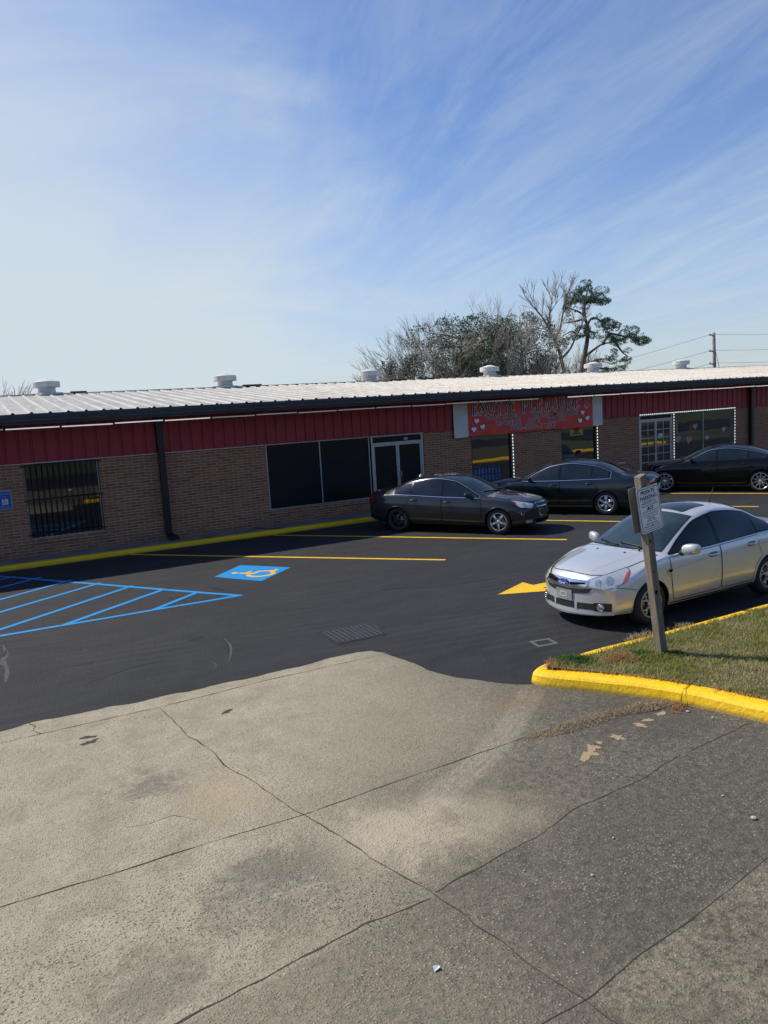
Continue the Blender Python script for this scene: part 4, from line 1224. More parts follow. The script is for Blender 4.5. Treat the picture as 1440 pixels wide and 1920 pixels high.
# ------------------------------------------------------------------ grass island
K = [(40,7.0), (26,7.0), (14,7.0), (9,6.98), (7.2,6.99), (6.35,7.0), (5.95,6.99), (5.68,6.95), (5.50,6.83), (5.53,6.62), (5.83,6.2), (6.1,5.78), (6.32,5.35), (6.5,4.8), (6.62,4.35), (6.9,3.3), (7.3,1.5), (7.9,-.5), (9.2,-2.2), (12,-2.9), (40,-3)]
Ks = [p.to_2d() for p in smooth_line([(x, y, 0) for x, y in K], 5)]
def inset(pts, d):
    out = []
    for i, p in enumerate(pts):
        t = (pts[min(i+1, len(pts)-1)]-pts[max(i-1, 0)]).normalized()
        out.append(p+Vector((-t.y, t.x))*d)      # interior lies left of travel (counter-clockwise)
    return out
km = MB()
sec = [(0, -.02), (.028, .105), (.05, .130), (.085, .143), (.22, .152), (.34, .146)]
rings = []
for (d, z) in sec:
    I = inset(Ks, d); rings.append([Vector((p.x, p.y, z+(.012*noise.noise(Vector((p.x*2, p.y*2, 0))) if z > .05 else 0))) for p in I])
nk = len(Ks); vs = [v for rg in rings for v in rg]; fs = []
for i in range(len(sec)-1):
    for k in range(nk-1): fs.append((i*nk+k, i*nk+k+1, (i+1)*nk+k+1, (i+1)*nk+k))
km.add(vs, fs, 0, False)
tag(km.build('kerb', M['kerb']), kind='structure')
# turf surface overlapping the back of the kerb
I0 = inset(Ks, .21)
bm = bmesh.new(); bm.faces.new([bm.verts.new((p.x, p.y, .158)) for p in I0])
for ax, lo, hi, st in ((0, 5, 40, 1.0), (1, -3, 7, 1.0)):
    c = lo
    while c < hi:
        c += st; pc = [0,0,0]; pc[ax] = c+.013; pn = [0,0,0]; pn[ax] = 1
        bmesh.ops.bisect_plane(bm, geom=bm.verts[:]+bm.edges[:]+bm.faces[:], plane_co=pc, plane_no=pn)
bmesh.ops.triangulate(bm, faces=bm.faces[:], ngon_method='EAR_CLIP')
bm.normal_update()
for f in bm.faces:
    if f.normal.z < 0: f.normal_flip()
me = bpy.data.meshes.new('island_soil'); bm.to_mesh(me); bm.free(); me.materials.append(M['soil'])
o = bpy.data.objects.new('island_soil', me); COL.objects.link(o); tag(o, kind='structure')

def inside(poly, x, y):
    c = False; n = len(poly)
    for i in range(n):
        a, b = poly[i], poly[i-1]
        if (a.y > y) != (b.y > y) and x < (b.x-a.x)*(y-a.y)/(b.y-a.y)+a.x: c = not c
    return c
poly_in = inset(Ks, .19)
def blades(name, count, region, dens, mat, h0, h1, w, seed, z0=.148):
    q = random.Random(seed); V = []; F = []
    made = 0; tries = 0
    while made < count and tries < count*12:
        tries += 1
        x = q.uniform(region[0], region[1]); y = q.uniform(region[2], region[3])
        if q.random() > dens(x, y): continue
        if not inside(poly_in, x, y): continue
        made += 1
        h = q.uniform(h0, h1)*(.7+.6*abs(noise.noise(Vector((x*2.5, y*2.5, 7))))*1.5); a = q.random()*2*PI; lean = q.uniform(.2, 1.1)*h; b = q.random()*2*PI
        ww = w*q.uniform(.6, 1.4); cx, cy = math.cos(a)*ww/2, math.sin(a)*ww/2; lx, ly = math.cos(b)*lean, math.sin(b)*lean
        k = len(V)
        V += [(x-cx, y-cy, z0), (x+cx, y+cy, z0), (x+lx*.4+cx*.7, y+ly*.4+cy*.7, z0+h*.65), (x+lx*.4-cx*.7, y+ly*.4-cy*.7, z0+h*.65), (x+lx, y+ly, z0+h)]
        F += [(k, k+1, k+2, k+3), (k+3, k+2, k+4)]
    me = bpy.data.meshes.new(name); me.from_pydata(V, [], F); me.materials.append(mat); me.update()
    o = bpy.data.objects.new(name, me); COL.objects.link(o); return o
def gmask(x, y):
    return noise.noise(Vector((x*.9, y*.9, 2)))+.6*noise.noise(Vector((x*2.7, y*2.7, 5)))
def edge_dist(x, y): return min((p.x-x)**2+(p.y-y)**2 for p in Ks[20:90:2])**.5
def dg(x, y): return max(.05, min(1, .55+1.1*gmask(x, y)))*(1.0 if y < 7.0 else 0)*max(.05, 1-max(0, x-9)/9)
def dt(x, y): return max(.12, min(1, .68-1.0*gmask(x, y)))*max(.05, 1-max(0, x-9)/9)
tag(blades('green_grass', 80000, (5.6, 15, 2.5, 7), dg, M['turf_green'], .03, .075, .009, 3), 'short green winter grass on the kerbed island', 'grass', kind='stuff')
tag(blades('dormant_grass', 50000, (5.6, 15, 2.5, 7), dt, M['turf_tan'], .025, .062, .007, 4), 'dry tan dormant grass mixed over the kerbed island', 'grass', kind='stuff')

# weed clumps along the kerb and dead grass in the slab joint
def clump(name, x, y, z, n, r, h, w, mat, seed, label, cat, group=None, ell=1.0, ang=0, kind=None):
    q = random.Random(seed); V = []; F = []
    for i in range(n):
        rr = r*math.sqrt(q.random()); a = q.random()*2*PI
        u, v = rr*ell*math.cos(a), rr*math.sin(a)
        px, py = u*math.cos(ang)-v*math.sin(ang), u*math.sin(ang)+v*math.cos(ang)
        b = q.random()*2*PI; hh = h*q.uniform(.3, 1)*(1.1-.7*rr/r); le = hh*q.uniform(.3, 1.6); c = q.random()*2*PI; ww = w*q.uniform(.6, 1.3)
        cx, cy = math.cos(c)*ww/2, math.sin(c)*ww/2; k = len(V)
        V += [(px-cx, py-cy, 0), (px+cx, py+cy, 0), (px+math.cos(b)*le*.45+cx, py+math.sin(b)*le*.45+cy, hh*.7), (px+math.cos(b)*le*.45-cx, py+math.sin(b)*le*.45-cy, hh*.7), (px+math.cos(b)*le, py+math.sin(b)*le, hh*.9)]
        F += [(k, k+1, k+2, k+3), (k+3, k+2, k+4)]
    me = bpy.data.meshes.new(name); me.from_pydata(V, [], F); me.materials.append(mat); me.update()
    o = bpy.data.objects.new(name, me); COL.objects.link(o); o.location = (x, y, z)
    return tag(o, label, cat, group, kind)
M['weed_green'] = grass_mat('weed_green', (.03,.07,.012), (.06,.12,.025))
M['weed_rust'] = grass_mat('weed_rust', (.25,.13,.06), (.36,.21,.11))
M['straw'] = grass_mat('straw', (.24,.19,.12), (.36,.29,.19))
clump('weed_clump', 6.1, 6.72, .15, 900, .17, .11, .012, M['weed_green'], 1, 'leafy dark green weed clump at the island tip', 'weed', ell=1.5, ang=R(-30))
clump('weed_clump', 6.55, 6.45, .15, 900, .17, .12, .007, M['weed_rust'], 2, 'rust brown dead weed clump between green weeds near the sign post', 'weed', ell=1.3, ang=R(-40))
clump('weed_clump', 6.83, 6.4, .15, 900, .16, .09, .011, M['weed_green'], 3, 'green weed clump just left of the sign post foot', 'weed', ell=1.5, ang=R(-50))
clump('weed_clump', 7.12, 6.18, .15, 500, .13, .08, .01, M['weed_green'], 4, 'small green weed clump at the foot of the sign post', 'weed', ell=1.4)
clump('weed_clump', 5.86, 6.86, .13, 160, .09, .12, .007, M['weed_rust'], 5, 'wiry dry weed sprouting over the yellow kerb tip', 'weed')
clump('weed_clump', 7.35, 6.86, .15, 160, .14, .14, .006, M['straw'], 6, 'thin dry weed stalks beside the silver car front wheel', 'weed', ell=2)
clump('weed_clump', 8.1, 6.84, .15, 120, .14, .10, .006, M['straw'], 7, 'dry weed tuft on the back kerb below the silver car door', 'weed', ell=2)
clump('weed_clump', 6.22, 5.33, .0, 300, .09, .06, .007, M['weed_rust'], 12, 'orange dry weeds growing out of the break in the front kerb', 'weed', ell=2.2, ang=R(20))
clump('joint_straw', 5.2, 5.62, 0, 1700, .11, .05, .007, M['straw'], 8, 'dead straw coloured grass growing in the slab joint', 'dead grass', ell=7.0, ang=R(-3), kind='stuff')
clump('joint_straw', 6.0, 5.53, 0, 1500, .12, .06, .007, M['straw'], 9, 'matted dead grass at the end of the joint against the kerb', 'dead grass', ell=3.2, ang=R(-8), kind='stuff')
# grass wisps creeping over the kerb
def wisps():
    q = random.Random(5); V = []; F = []
    I = inset(Ks, .23)
    for i in range(620):
        k = q.randint(28, 74); p = I[k].lerp(I[k+1], q.random())
        t = (I[k+1]-I[k]).normalized(); nrm = Vector((t.y, -t.x))
        L = q.uniform(.03, .13)*(1.0 if q.random() < .3 else .6); s = q.uniform(-.8, .8); e = p+(nrm+t*s)*L
        mid = p.lerp(e, .5); w = .0035; a = t*w; b = len(V); z = .158
        V += [(p.x-a.x, p.y-a.y, z), (p.x+a.x, p.y+a.y, z), (mid.x+a.x, mid.y+a.y, z+.025), (mid.x-a.x, mid.y-a.y, z+.025), (e.x, e.y, z+.006-.02*(L > .08))]
        F += [(b, b+1, b+2, b+3), (b+3, b+2, b+4)]
    me = bpy.data.meshes.new('kerb_wisps'); me.from_pydata(V, [], F); me.materials.append(M['weed_rust']); me.update()
    o = bpy.data.objects.new('kerb_wisps', me); COL.objects.link(o)
    tag(o, 'thin dry grass runners creeping over the yellow kerb edge', 'grass', kind='stuff')
wisps()

# the open joint across the front kerb
m = MB(); m.ribbon([(6.28,5.36,.005), (6.31,5.365,.10), (6.345,5.375,.1535), (6.56,5.44,.1575)], [.012,.010,.008,.006], up=(.3,.9,.35))
m.ribbon([(6.335,5.372,.1545), (6.45,5.405,.157), (6.56,5.44,.1585)], .008)
tag(m.build('kerb_joint', M['crack']), kind='structure')
# litter and pebbles on the apron
M['pebble'] = simple('pebble', (.42,.40,.37), .85, var=.3, scale=30)
for i, (x, y, r) in enumerate([(4.95,3.55,.02), (5.05,3.9,.011), (3.45,3.7,.011), (3.9,3.95,.009), (6.2,5.2,.016), (6.26,4.95,.012), (3.1,4.0,.008), (1.5,3.35,.010)]):
    m = MB(); q = random.Random(i)
    m.lathe([(.001, -.4*r), (.7*r, -.3*r), (r, .1*r), (.75*r, .5*r), (.3*r, .68*r), (.001, .7*r)], 7, 0, False)
    m.v = [(a*(1+.3*q.random()), b*(.8+.4*q.random()), c) for a, b, c in m.v]
    o = m.build('pebble', M['pebble']); o.location = (x, y, r*.35)
    tag(o, 'loose pale pebble lying on the dark concrete apron', 'pebble', 'loose pebbles on the apron')
m = MB(); m.poly([(0,0,.004), (.045,.005,.012), (.05,.03,.006), (.01,.035,.015)]); m.poly([(.01,.035,.0155), (.05,.03,.0065), (.035,.045,.003)])
o = m.build('paper_scrap', simple('foil', (.7,.72,.74), .4, .2)); o.location = (2.05,3.52,0)
tag(o, 'tiny crumpled foil scrap on the near slab', 'litter')
# ------------------------------------------------------------------ building
M['red_panel'] = simple('red_metal_panel', (.31,.018,.028), .5, .1, var=.14, scale=2.5)
M['gutter'] = simple('gutter_metal', (.045,.056,.066), .42, .35, var=.25, scale=2)
M['soffit'] = simple('soffit', (.05,.048,.046), .8, var=.3)
M['aluminium'] = simple('aluminium', (.42,.43,.44), .38, .7, var=.12)
M['black_iron'] = simple('black_iron', (.010,.010,.011), .45, .2)
M['black_board'] = simple('black_window_film', (.0045,.0055,.008), .38, var=.3, scale=1.5, spec=.25)
def shop_glass(name, col, spec=.85):
    m, nt, b = newmat(name)
    v = worldp(nt); n = noise_n(nt, v, .9, 5, .6)
    nt.links.new(mixc(nt, ramp(nt, n, [(.35, 0.0), (.7, 1.0)]), tuple(c*.5 for c in col), tuple(c*1.4 for c in col)), b.inputs['Base Color'])
    b.inputs['Roughness'].default_value = .015; b.inputs['Specular IOR Level'].default_value = spec; b.inputs['IOR'].default_value = 1.85
    bump(nt, b, noise_n(nt, v, .8, 2), .04, .05)
    return m
M['shop_glass'] = shop_glass('shop_glass', (.010,.011,.012))
M['vent_white'] = simple('vent_white', (.60,.60,.57), .55, var=.2, scale=5)
M['trim_white'] = simple('trim_white', (.50,.50,.48), .6, var=.25, scale=4)
M['black_pipe'] = simple('black_pipe', (.009,.009,.010), .4, .1)

B = empty('shop_building', (17, 21, .12), 0, 'long single storey brown brick shop building with red metal fascia and pale ribbed roof', 'building')
Y0 = 21.0; XL, XR = -14.0, 50.0; ZF = .12; ZT = 2.465
def bb(name, boxes, mat, parent=B, bevel=0):
    m = MB()
    for q in boxes: m.box(*q)
    if parent is B: return m.build(name, mat, B, True, bevel)
    o = m.build(name, mat); o.parent = parent; pass
    return o

OPEN = [(1.27, 3.04, .54, ZT), (7.60, 11.0, .55, ZT), (11.0, 12.92, .125, ZT), (14.76, 16.42, .55, ZT), (18.65, 20.30, .55, ZT), (22.50, 24.31, .125, ZT), (24.40, 27.90, .55, ZT)]
def wall_front():
    m = MB(); xs = sorted({XL, XR, *[o[0] for o in OPEN], *[o[1] for o in OPEN]}); zs = sorted({ZF, 3.42, *[o[2] for o in OPEN], ZT})
    for a, b in zip(xs, xs[1:]):
        for c, d in zip(zs, zs[1:]):
            cx, cz = (a+b)/2, (c+d)/2
            if any(o[0] < cx < o[1] and o[2] < cz < o[3] for o in OPEN): continue
            m.poly([(a,Y0,c), (b,Y0,c), (b,Y0,d), (a,Y0,d)])
    D = .14
    for (a, b, c, d) in OPEN:
        m.poly([(a,Y0,c), (a,Y0,d), (a,Y0+D,d), (a,Y0+D,c)]); m.poly([(b,Y0,d), (b,Y0,c), (b,Y0+D,c), (b,Y0+D,d)])
        m.poly([(a,Y0,c), (a,Y0+D,c), (b,Y0+D,c), (b,Y0,c)]); m.poly([(a,Y0+D,d), (a,Y0,d), (b,Y0,d), (b,Y0+D,d)])
    # returns and back
    m.poly([(XL,35,ZF), (XL,Y0,ZF), (XL,Y0,3.42), (XL,28,4.3), (XL,35,3.42)]); m.poly([(XR,Y0,ZF), (XR,35,ZF), (XR,35,3.42), (XR,28,4.3), (XR,Y0,3.42)])
    m.poly([(XR,35,ZF), (XL,35,ZF), (XL,35,3.42), (XR,35,3.42)])
    return m.build('brick_wall', M['brick'], B, True)
wall_front()

def rowlock(x0, x1, z, name='brick_sill'):
    m = MB(); n = int((x1-x0+.16)/.085)
    for i in range(n):
        x = x0-.08+i*.085; m.box(x, x+.074, Y0-.028, Y0+.10, z-.115, z-.004)
    m.box(x0-.085, x1+.085, Y0-.018, Y0+.09, z-.112, z-.008)
    return m.build(name, M['brick'], B, True)
for (a, b, z) in ((1.27,3.04,.54), (7.6,11.0,.55), (14.76,16.42,.55), (18.65,20.3,.55), (24.4,27.9,.55)): rowlock(a, b, z)

def frame_rect(m, x0, x1, z0, z1, t, y0, y1):
    m.box(x0, x0+t, y0, y1, z0, z1); m.box(x1-t, x1, y0, y1, z0, z1); m.box(x0+t, x1-t, y0+.001, y1-.001, z0, z0+t); m.box(x0+t, x1-t, y0+.001, y1-.001, z1-t, z1)
def window(name, x0, x1, z0, z1, mull=(), t=.035, gmat=None, fmat=None, tilt=0.0):
    f = MB(); frame_rect(f, x0, x1, z0, z1, t, Y0+.03, Y0+.085)
    for q in mull: f.box(q-t/2, q+t/2, Y0+.032, Y0+.083, z0+t, z1-t)
    fr = f.build(name, fmat or M['aluminium'], B, True)
    g = MB(); ya, yb_ = Y0+.066-tilt, Y0+.066+tilt*.6; g.poly([(x0+t,ya,z0+t), (x1-t,yb_,z0+t), (x1-t,yb_,z1-t), (x0+t,ya,z1-t)])
    p = g.build('pane', gmat or M['shop_glass']); p.parent = fr
    return fr
# window with burglar bars at the left
M['barred_glass'] = shop_glass('barred_glass', (.006,.007,.009), .5)
w1 = window('window', 1.28, 3.03, .55, ZT-.004, (1.46,), .03, M['barred_glass'], None, .042)
w1['label'] = 'left window behind black burglar bars'
g = MB()
for i in range(14): x = 1.30+i*.1325; g.tube([(x, Y0-.035, .58), (x, Y0-.035, 2.44)], .0095, 6)
for z in (.66, 1.53, 2.39): g.box(1.22, 3.09, Y0-.045, Y0-.032, z-.014, z+.014)
for z in (.66, 1.53, 2.39):
    for x in (1.225, 3.085): g.tube([(x, Y0-.045, z), (x, Y0+.0, z)], .012, 6)
bars = g.build('burglar_bars', M['black_iron']); bars.parent = w1
# big blacked-out window
w2 = window('window', 7.62, 10.98, .56, ZT-.004, (9.31,), .03, M['black_board']); w2['label'] = 'wide blacked out shop window in two panes'
# double door
def door_set(x0, x1, grid, gmat, tz=2.24):
    f = MB(); t = .06
    f.box(x0, x0+t, Y0+.01, Y0+.10, ZF+.004, ZT-.004); f.box(x1-t, x1, Y0+.01, Y0+.10, ZF+.004, ZT-.004)
    f.box(x0+t, x1-t, Y0+.012, Y0+.098, ZT-.045, ZT-.004); f.box(x0+t, x1-t, Y0+.012, Y0+.098, tz, tz+.05)
    fr = f.build('door_frame', M['aluminium'], B, True)
    g = MB(); g.poly([(x0+t,Y0+.06,tz+.05), (x1-t,Y0+.06,tz+.05), (x1-t,Y0+.06,ZT-.045), (x0+t,Y0+.06,ZT-.045)])
    p = g.build('transom_pane', M['black_board']); p.parent = fr
    mid = (x0+x1)/2
    for a, b in ((x0+t+.006, mid-.004), (mid+.004, x1-t-.006)):
        d = MB(); frame_rect(d, a, b, ZF+.02, tz-.008, .052, Y0+.022, Y0+.068); d.box(a+.052, b-.052, Y0+.023, Y0+.067, ZF+.072, ZF+.22)
        if grid:
            d.box((a+b)/2-.012, (a+b)/2+.012, Y0+.026, Y0+.05, ZF+.22, tz-.06)
            for k in range(1, 6): z = ZF+.22+(tz-.06-ZF-.22)*k/6; d.box(a+.052, b-.052, Y0+.027, Y0+.049, z-.012, z+.012)
        dr = d.build('door', M['aluminium'], B, True)
        g = MB(); g.poly([(a+.05,Y0+.052,ZF+.2), (b-.05,Y0+.052,ZF+.2), (b-.05,Y0+.052,tz-.05), (a+.05,Y0+.052,tz-.05)])
        p = g.build('pane', gmat); p.parent = dr
        hx = mid-.075 if b < mid else mid+.075
        h = MB(); h.tube([(hx,Y0+.02,1.0), (hx,Y0-.03,1.0), (hx,Y0-.03,1.32), (hx,Y0+.02,1.32)], .011, 6)
        hh = h.build('door_handle', M['aluminium']); hh.parent = dr
    return fr
d1 = door_set(11.03, 12.90, False, M['black_board'], 2.19)
m = MB(); m.poly([(12.30+.085*math.cos(2*PI*k/20), Y0+.0045, 2.31+.042*math.sin(2*PI*k/20)) for k in range(20)])
num = m.build('number_plate', M['plate_grey']); num.parent = d1
num.location = (0, .05, 0)
d2 = door_set(22.51, 24.30, True, M['shop_glass'], 2.24)
w3 = window('window', 14.78, 16.41, .56, ZT-.004, (), .03, None, M['black_iron']); w4 = window('window', 18.66, 20.29, .56, ZT-.004, (), .03, None, M['black_iron'])
w5 = window('window', 24.41, 27.89, .56, ZT-.004, (26.1,), .03)
# security lattice inside the left banner window: pale blue panel behind black bars
M['blue_panel'] = simple('blue_panel', (.07,.13,.24), .6, var=.3, scale=3)
m = MB(); m.box(14.83, 15.98, Y0+.056, Y0+.0645, .60, 1.16); bp = m.build('blue_panel', M['blue_panel']); bp.parent = w3
m = MB()
for i in range(9): x = 14.87+.14*i; m.box(x-.012, x+.012, Y0+.044, Y0+.055, .59, 1.18)
for z in (.66, .90, 1.12): m.box(14.82, 16.0, Y0+.0445, Y0+.0545, z-.012, z+.012)
bl = m.build('lattice_bars', M['black_iron']); bl.parent = w3

# red ribbed fascia
m = MB(); prof = []; x = XL
while x < XR:
    prof += [(x, Y0-.052), (x+.235, Y0-.052), (x+.248, Y0-.026), (x+.292, Y0-.026)]; x += .305
n = len(prof); ZB = 2.462; ZP = 3.43
vs = [(a, b, ZB) for a, b in prof]+[(a, b, ZP) for a, b in prof]
m.add(vs, [(i, i+1, n+i+1, n+i) for i in range(n-1)])
m.build('red_fascia', M['red_panel'], B, True)
m = MB(); m.box(XL, 7.55, Y0-.056, Y0-.0, ZB-.022, ZB-.001); m.build('fascia_trim', M['trim_white'], B, True)
m = MB(); m.box(7.56, 12.95, Y0-.03, Y0-.002, ZB-.016, ZB-.001); m.build('window_head_trim', M['aluminium'], B, True)
# soffit, gutter
YE = 20.02
m = MB(); m.poly([(XL,YE+.1,3.44), (XL,Y0-.02,3.44), (XR,Y0-.02,3.44), (XR,YE+.1,3.44)]); m.build('soffit', M['soffit'], B, True)
m = MB()
gp = [(YE-.10, 3.645), (YE-.115, 3.60), (YE-.105, 3.52), (YE-.075, 3.50), (YE-.06, 3.415), (YE+.10, 3.405), (YE+.10, 3.64)]
vs = [(XL, y, z) for y, z in gp]+[(XR, y, z) for y, z in gp]; n = len(gp)
m.add(vs, [(i, i+1, n+i+1, n+i) for i in range(n-1)])
gu = m.build('gutter', M['gutter'], B, True)
m = MB(); x = XL+.3; q = random.Random(3)
gm = MB(); gm.box(0, .032, YE-.123, YE-.112, 3.498, 3.66); gm.box(0, .032, YE-.114, YE+.05, 3.647, 3.665); gm.box(-.004, .036, YE-.126, YE-.115, 3.498, 3.524)
gme = gm.mesh('gutter_strap', M['gutter'])
for k in range(38):
    gs = bpy.data.objects.new('gutter_strap', gme); COL.objects.link(gs); gs.parent = gu; gs.location = (-2.2+.92*k, 0, 0)
m = MB(); m.box(XL, XR, YE-.1225, YE-.108, 3.497, 3.507)
gs = m.build('gutter_bead', simple('bead', (.16,.17,.2), .35, .4)); gs.parent = gu
# roof: ribbed sheets on both slopes
def slope(y0, z0, y1, z1):
    m = MB(); x = XL-.2; prof = []
    while x < XR+.2: prof += [(x, 0), (x+.30, 0), (x+.325, .034), (x+.365, .034), (x+.39, .0)]; x += .405
    n = len(prof); NR = 6; vs = []; fs = []
    for j in range(NR+1):
        t = j/NR
        for i, (a, h) in enumerate(prof):
            vs.append((a, y0+(y1-y0)*t, z0+(z1-z0)*t+h+.008*noise.noise(Vector((a*.6, t*5, 1)))))
    for j in range(NR):
        for i in range(n-1):
            f = (j*n+i, j*n+i+1, (j+1)*n+i+1, (j+1)*n+i); fs.append(f if y1 > y0 else f[::-1])
    m.add(vs, fs); return m
rf = slope(YE-.085, 3.652, 28, 4.40); bk = slope(36.1, 3.66, 28, 4.40); rf.add(bk.v, bk.f)
rf.box(XL, XR, 27.86, 28.14, 4.415, 4.437)
roof = rf.build('roof', M['roof'], B, True)
def rchild(o): o.parent = roof
vm = None
for i, x in enumerate((-3.3, 2.70, 8.79, 14.83, 20.84, 26.98, 33.09)):
    if vm is None:
        m = MB()
        m.lathe([(.30, -.05), (.27, .10), (.27, .17), (.33, .19)], 24, 0, True)
        m.lathe([(.30, .185), (.415, .19), (.425, .205), (.425, .37), (.405, .385), (.36, .385)], 28, 0, False)
        m.lathe([(.37, .37), (.25, .42), (.09, .468), (.001, .475)], 28, 0, True)
        m.box(-.37, .37, -.33, .33, -.06, .012)
        vm = m.mesh('roof_vent', M['vent_white'])
    o = bpy.data.objects.new('roof_vent', vm); COL.objects.link(o); rchild(o); o.location = (x, 28, 4.45); o.rotation_euler = (0, 0, .4*i)
M['flash'] = simple('flashing', (.06,.06,.06), .6)
for (x, l) in ((3.4,.5), (9.4,.7), (15.6,.8), (17.0,.9)):
    m = MB(); m.box(x, x+l, 27.7, 27.9, 4.41, 4.475); rchild(m.build('ridge_flashing', M['flash']))
# downspouts
for x in (-7.5, 4.64, 28.86, 41.0):
    m = MB(); m.box(x-.08, x+.08, Y0-.19, Y0-.058, .30, 3.40); m.box(x-.11, x+.11, Y0-.20, Y0-.05, 3.18, 3.40)
    m.add([(x-.08,Y0-.19,.30), (x+.08,Y0-.19,.30), (x+.08,Y0-.06,.30), (x-.08,Y0-.06,.30), (x-.06,Y0-.42,.135), (x+.22,Y0-.42,.135), (x+.22,Y0-.30,.135), (x-.06,Y0-.25,.135), (x-.06,Y0-.42,.22), (x+.2,Y0-.42,.22)],
          [(0,1,9,8), (8,9,5,4), (1,2,6,5), (1,5,9), (0,8,4), (0,4,7,3), (3,2,1,0), (3,7,6,2)])
    m.build('downspout', M['black_pipe'], B, True)
# small white plates on the bricks, end of wall boards
for (x, z) in ((21.3,.72), (30.2,1.0)):
    m = MB(); m.box(x, x+.42, Y0-.02, Y0-.002, z, z+.05); m.build('wall_bracket', M['trim_white'], B, True)

# ------------------------------------------------------------------ pavement in front of the shops
m = MB(); m.box(XL, XR, 20.16, Y0+.002, -.02, ZF); tag(m.build('sidewalk', M['sidewalk']), kind='structure')
m = MB(); vs = []
for x in [XL+.5*i for i in range(int((XR-XL)/.5)+1)]:
    w = .01*noise.noise(Vector((x, 2, 2)))
    vs.append([(x, 19.985, -.02), (x, 19.99+w*.3, .09), (x, 20.015+w, ZF-.002), (x, 20.17+w, ZF+.004)])
f = [p for r in vs for p in r]
m.add(f, [(4*i+k, 4*i+4+k, 4*i+5+k, 4*i+1+k) for i in range(len(vs)-1) for k in range(3)], 0, False)
tag(m.build('sidewalk_kerb', M['kerb']), kind='structure')
m = MB(); m.box(7.1, 7.6, 20.1, 20.9, ZF+.005, ZF+.02); 
o = MB(); o.ribbon([(7.05,20.95,ZF+.006), (7.25,20.55,ZF+.006), (7.65,20.2,ZF+.006)], .16); tag(o.build('tar_stain', M['tar']), kind='structure')

# ------------------------------------------------------------------ lights under the eave
def emis(name, col, s, base=(.7,.7,.7)):
    m, nt, b = newmat(name)
    v = objc(nt); n = noise_n(nt, v, 3, 2)
    nt.links.new(mixc(nt, n, tuple(c*.9 for c in base), base), b.inputs['Base Color'])
    b.inputs['Emission Color'].default_value = (*col, 1); b.inputs['Emission Strength'].default_value = s; b.inputs['Roughness'].default_value = .4
    return m
M['tube_light'] = emis('tube_light', (.9,.95,1), .10); M['tube_light_bright'] = emis('tube_light_bright', (.95,.97,1), .5); M['led'] = emis('led_white', (.85,.95,1), 1.0)
mt = MB(); mt.tube([(-.59,0,0), (.59,0,0)], .0145, 8); me1 = mt.mesh('tube_light', M['tube_light']); me2 = me1.copy(); me2.materials.clear(); me2.materials.append(M['tube_light_bright'])
x = -3.4; k = 0
while x < 34:
    if not (5.35 < x < 5.9) and not (17.4 < x < 17.9):
        o = bpy.data.objects.new('tube_light', me2 if (1.5 < x < 5.5 or x > 17) else me1); COL.objects.link(o); o.location = (x, YE+.13, 3.312+.006*math.sin(k*2.3)-.0012*max(0, x-14)); o.rotation_euler = (0, R(.25*math.sin(k*1.7)), 0)
        tag(o, 'thin white tube light in the continuous line under the gutter', 'tube light', 'white tube lights under the eave')
    x += 1.235; k += 1
def strip(pts, label, dash=.060, gap=.05, s=.021):
    m = MB(); a = Vector(pts[0]); b = Vector(pts[1]); L = (b-a).length; d = (b-a).normalized()
    up = Vector((0,0,1)) if abs(d.z) < .5 else Vector((1,0,0))
    def seg(p, q, w, y0, y1, mi):
        v = []
        for c in (p, q):
            v += [c+up*w+Vector((0,y0,0)), c-up*w+Vector((0,y0,0)), c-up*w+Vector((0,y1,0)), c+up*w+Vector((0,y1,0))]
        m.add(v, [(0,1,2,3), (7,6,5,4), (0,4,5,1), (1,5,6,2), (2,6,7,3), (3,7,4,0)], mi)
    seg(a, b, s*1.05, .0, .012, 1)
    t = 0
    while t+dash < L:
        seg(a+d*t, a+d*(t+dash), s*.72, -.012, -.0005, 0); t += dash+gap
    tag(m.build('light_strip', [M['led'], M['black_plastic']], fixn=True), label, 'light strip', 'dotted white light strips on the shop windows')
YS = Y0-.02
strip([(16.47,YS,.56), (16.47,YS,2.40)], 'vertical dotted white light strip right of the left banner window')
strip([(20.345,YS,.56), (20.345,YS,2.40)], 'vertical dotted white light strip at the right edge of the banner')
strip([(22.45,Y0-.075,2.475), (27.92,Y0-.075,2.475)], 'horizontal dotted white light strip above the lattice door and corner window')
strip([(24.355,YS,.5), (24.355,YS,2.43)], 'vertical dotted white light strip between the lattice door and the hearts window')
strip([(27.95,YS,.56), (27.95,YS,2.43)], 'vertical dotted white light strip right of the hearts window', .062, .056)

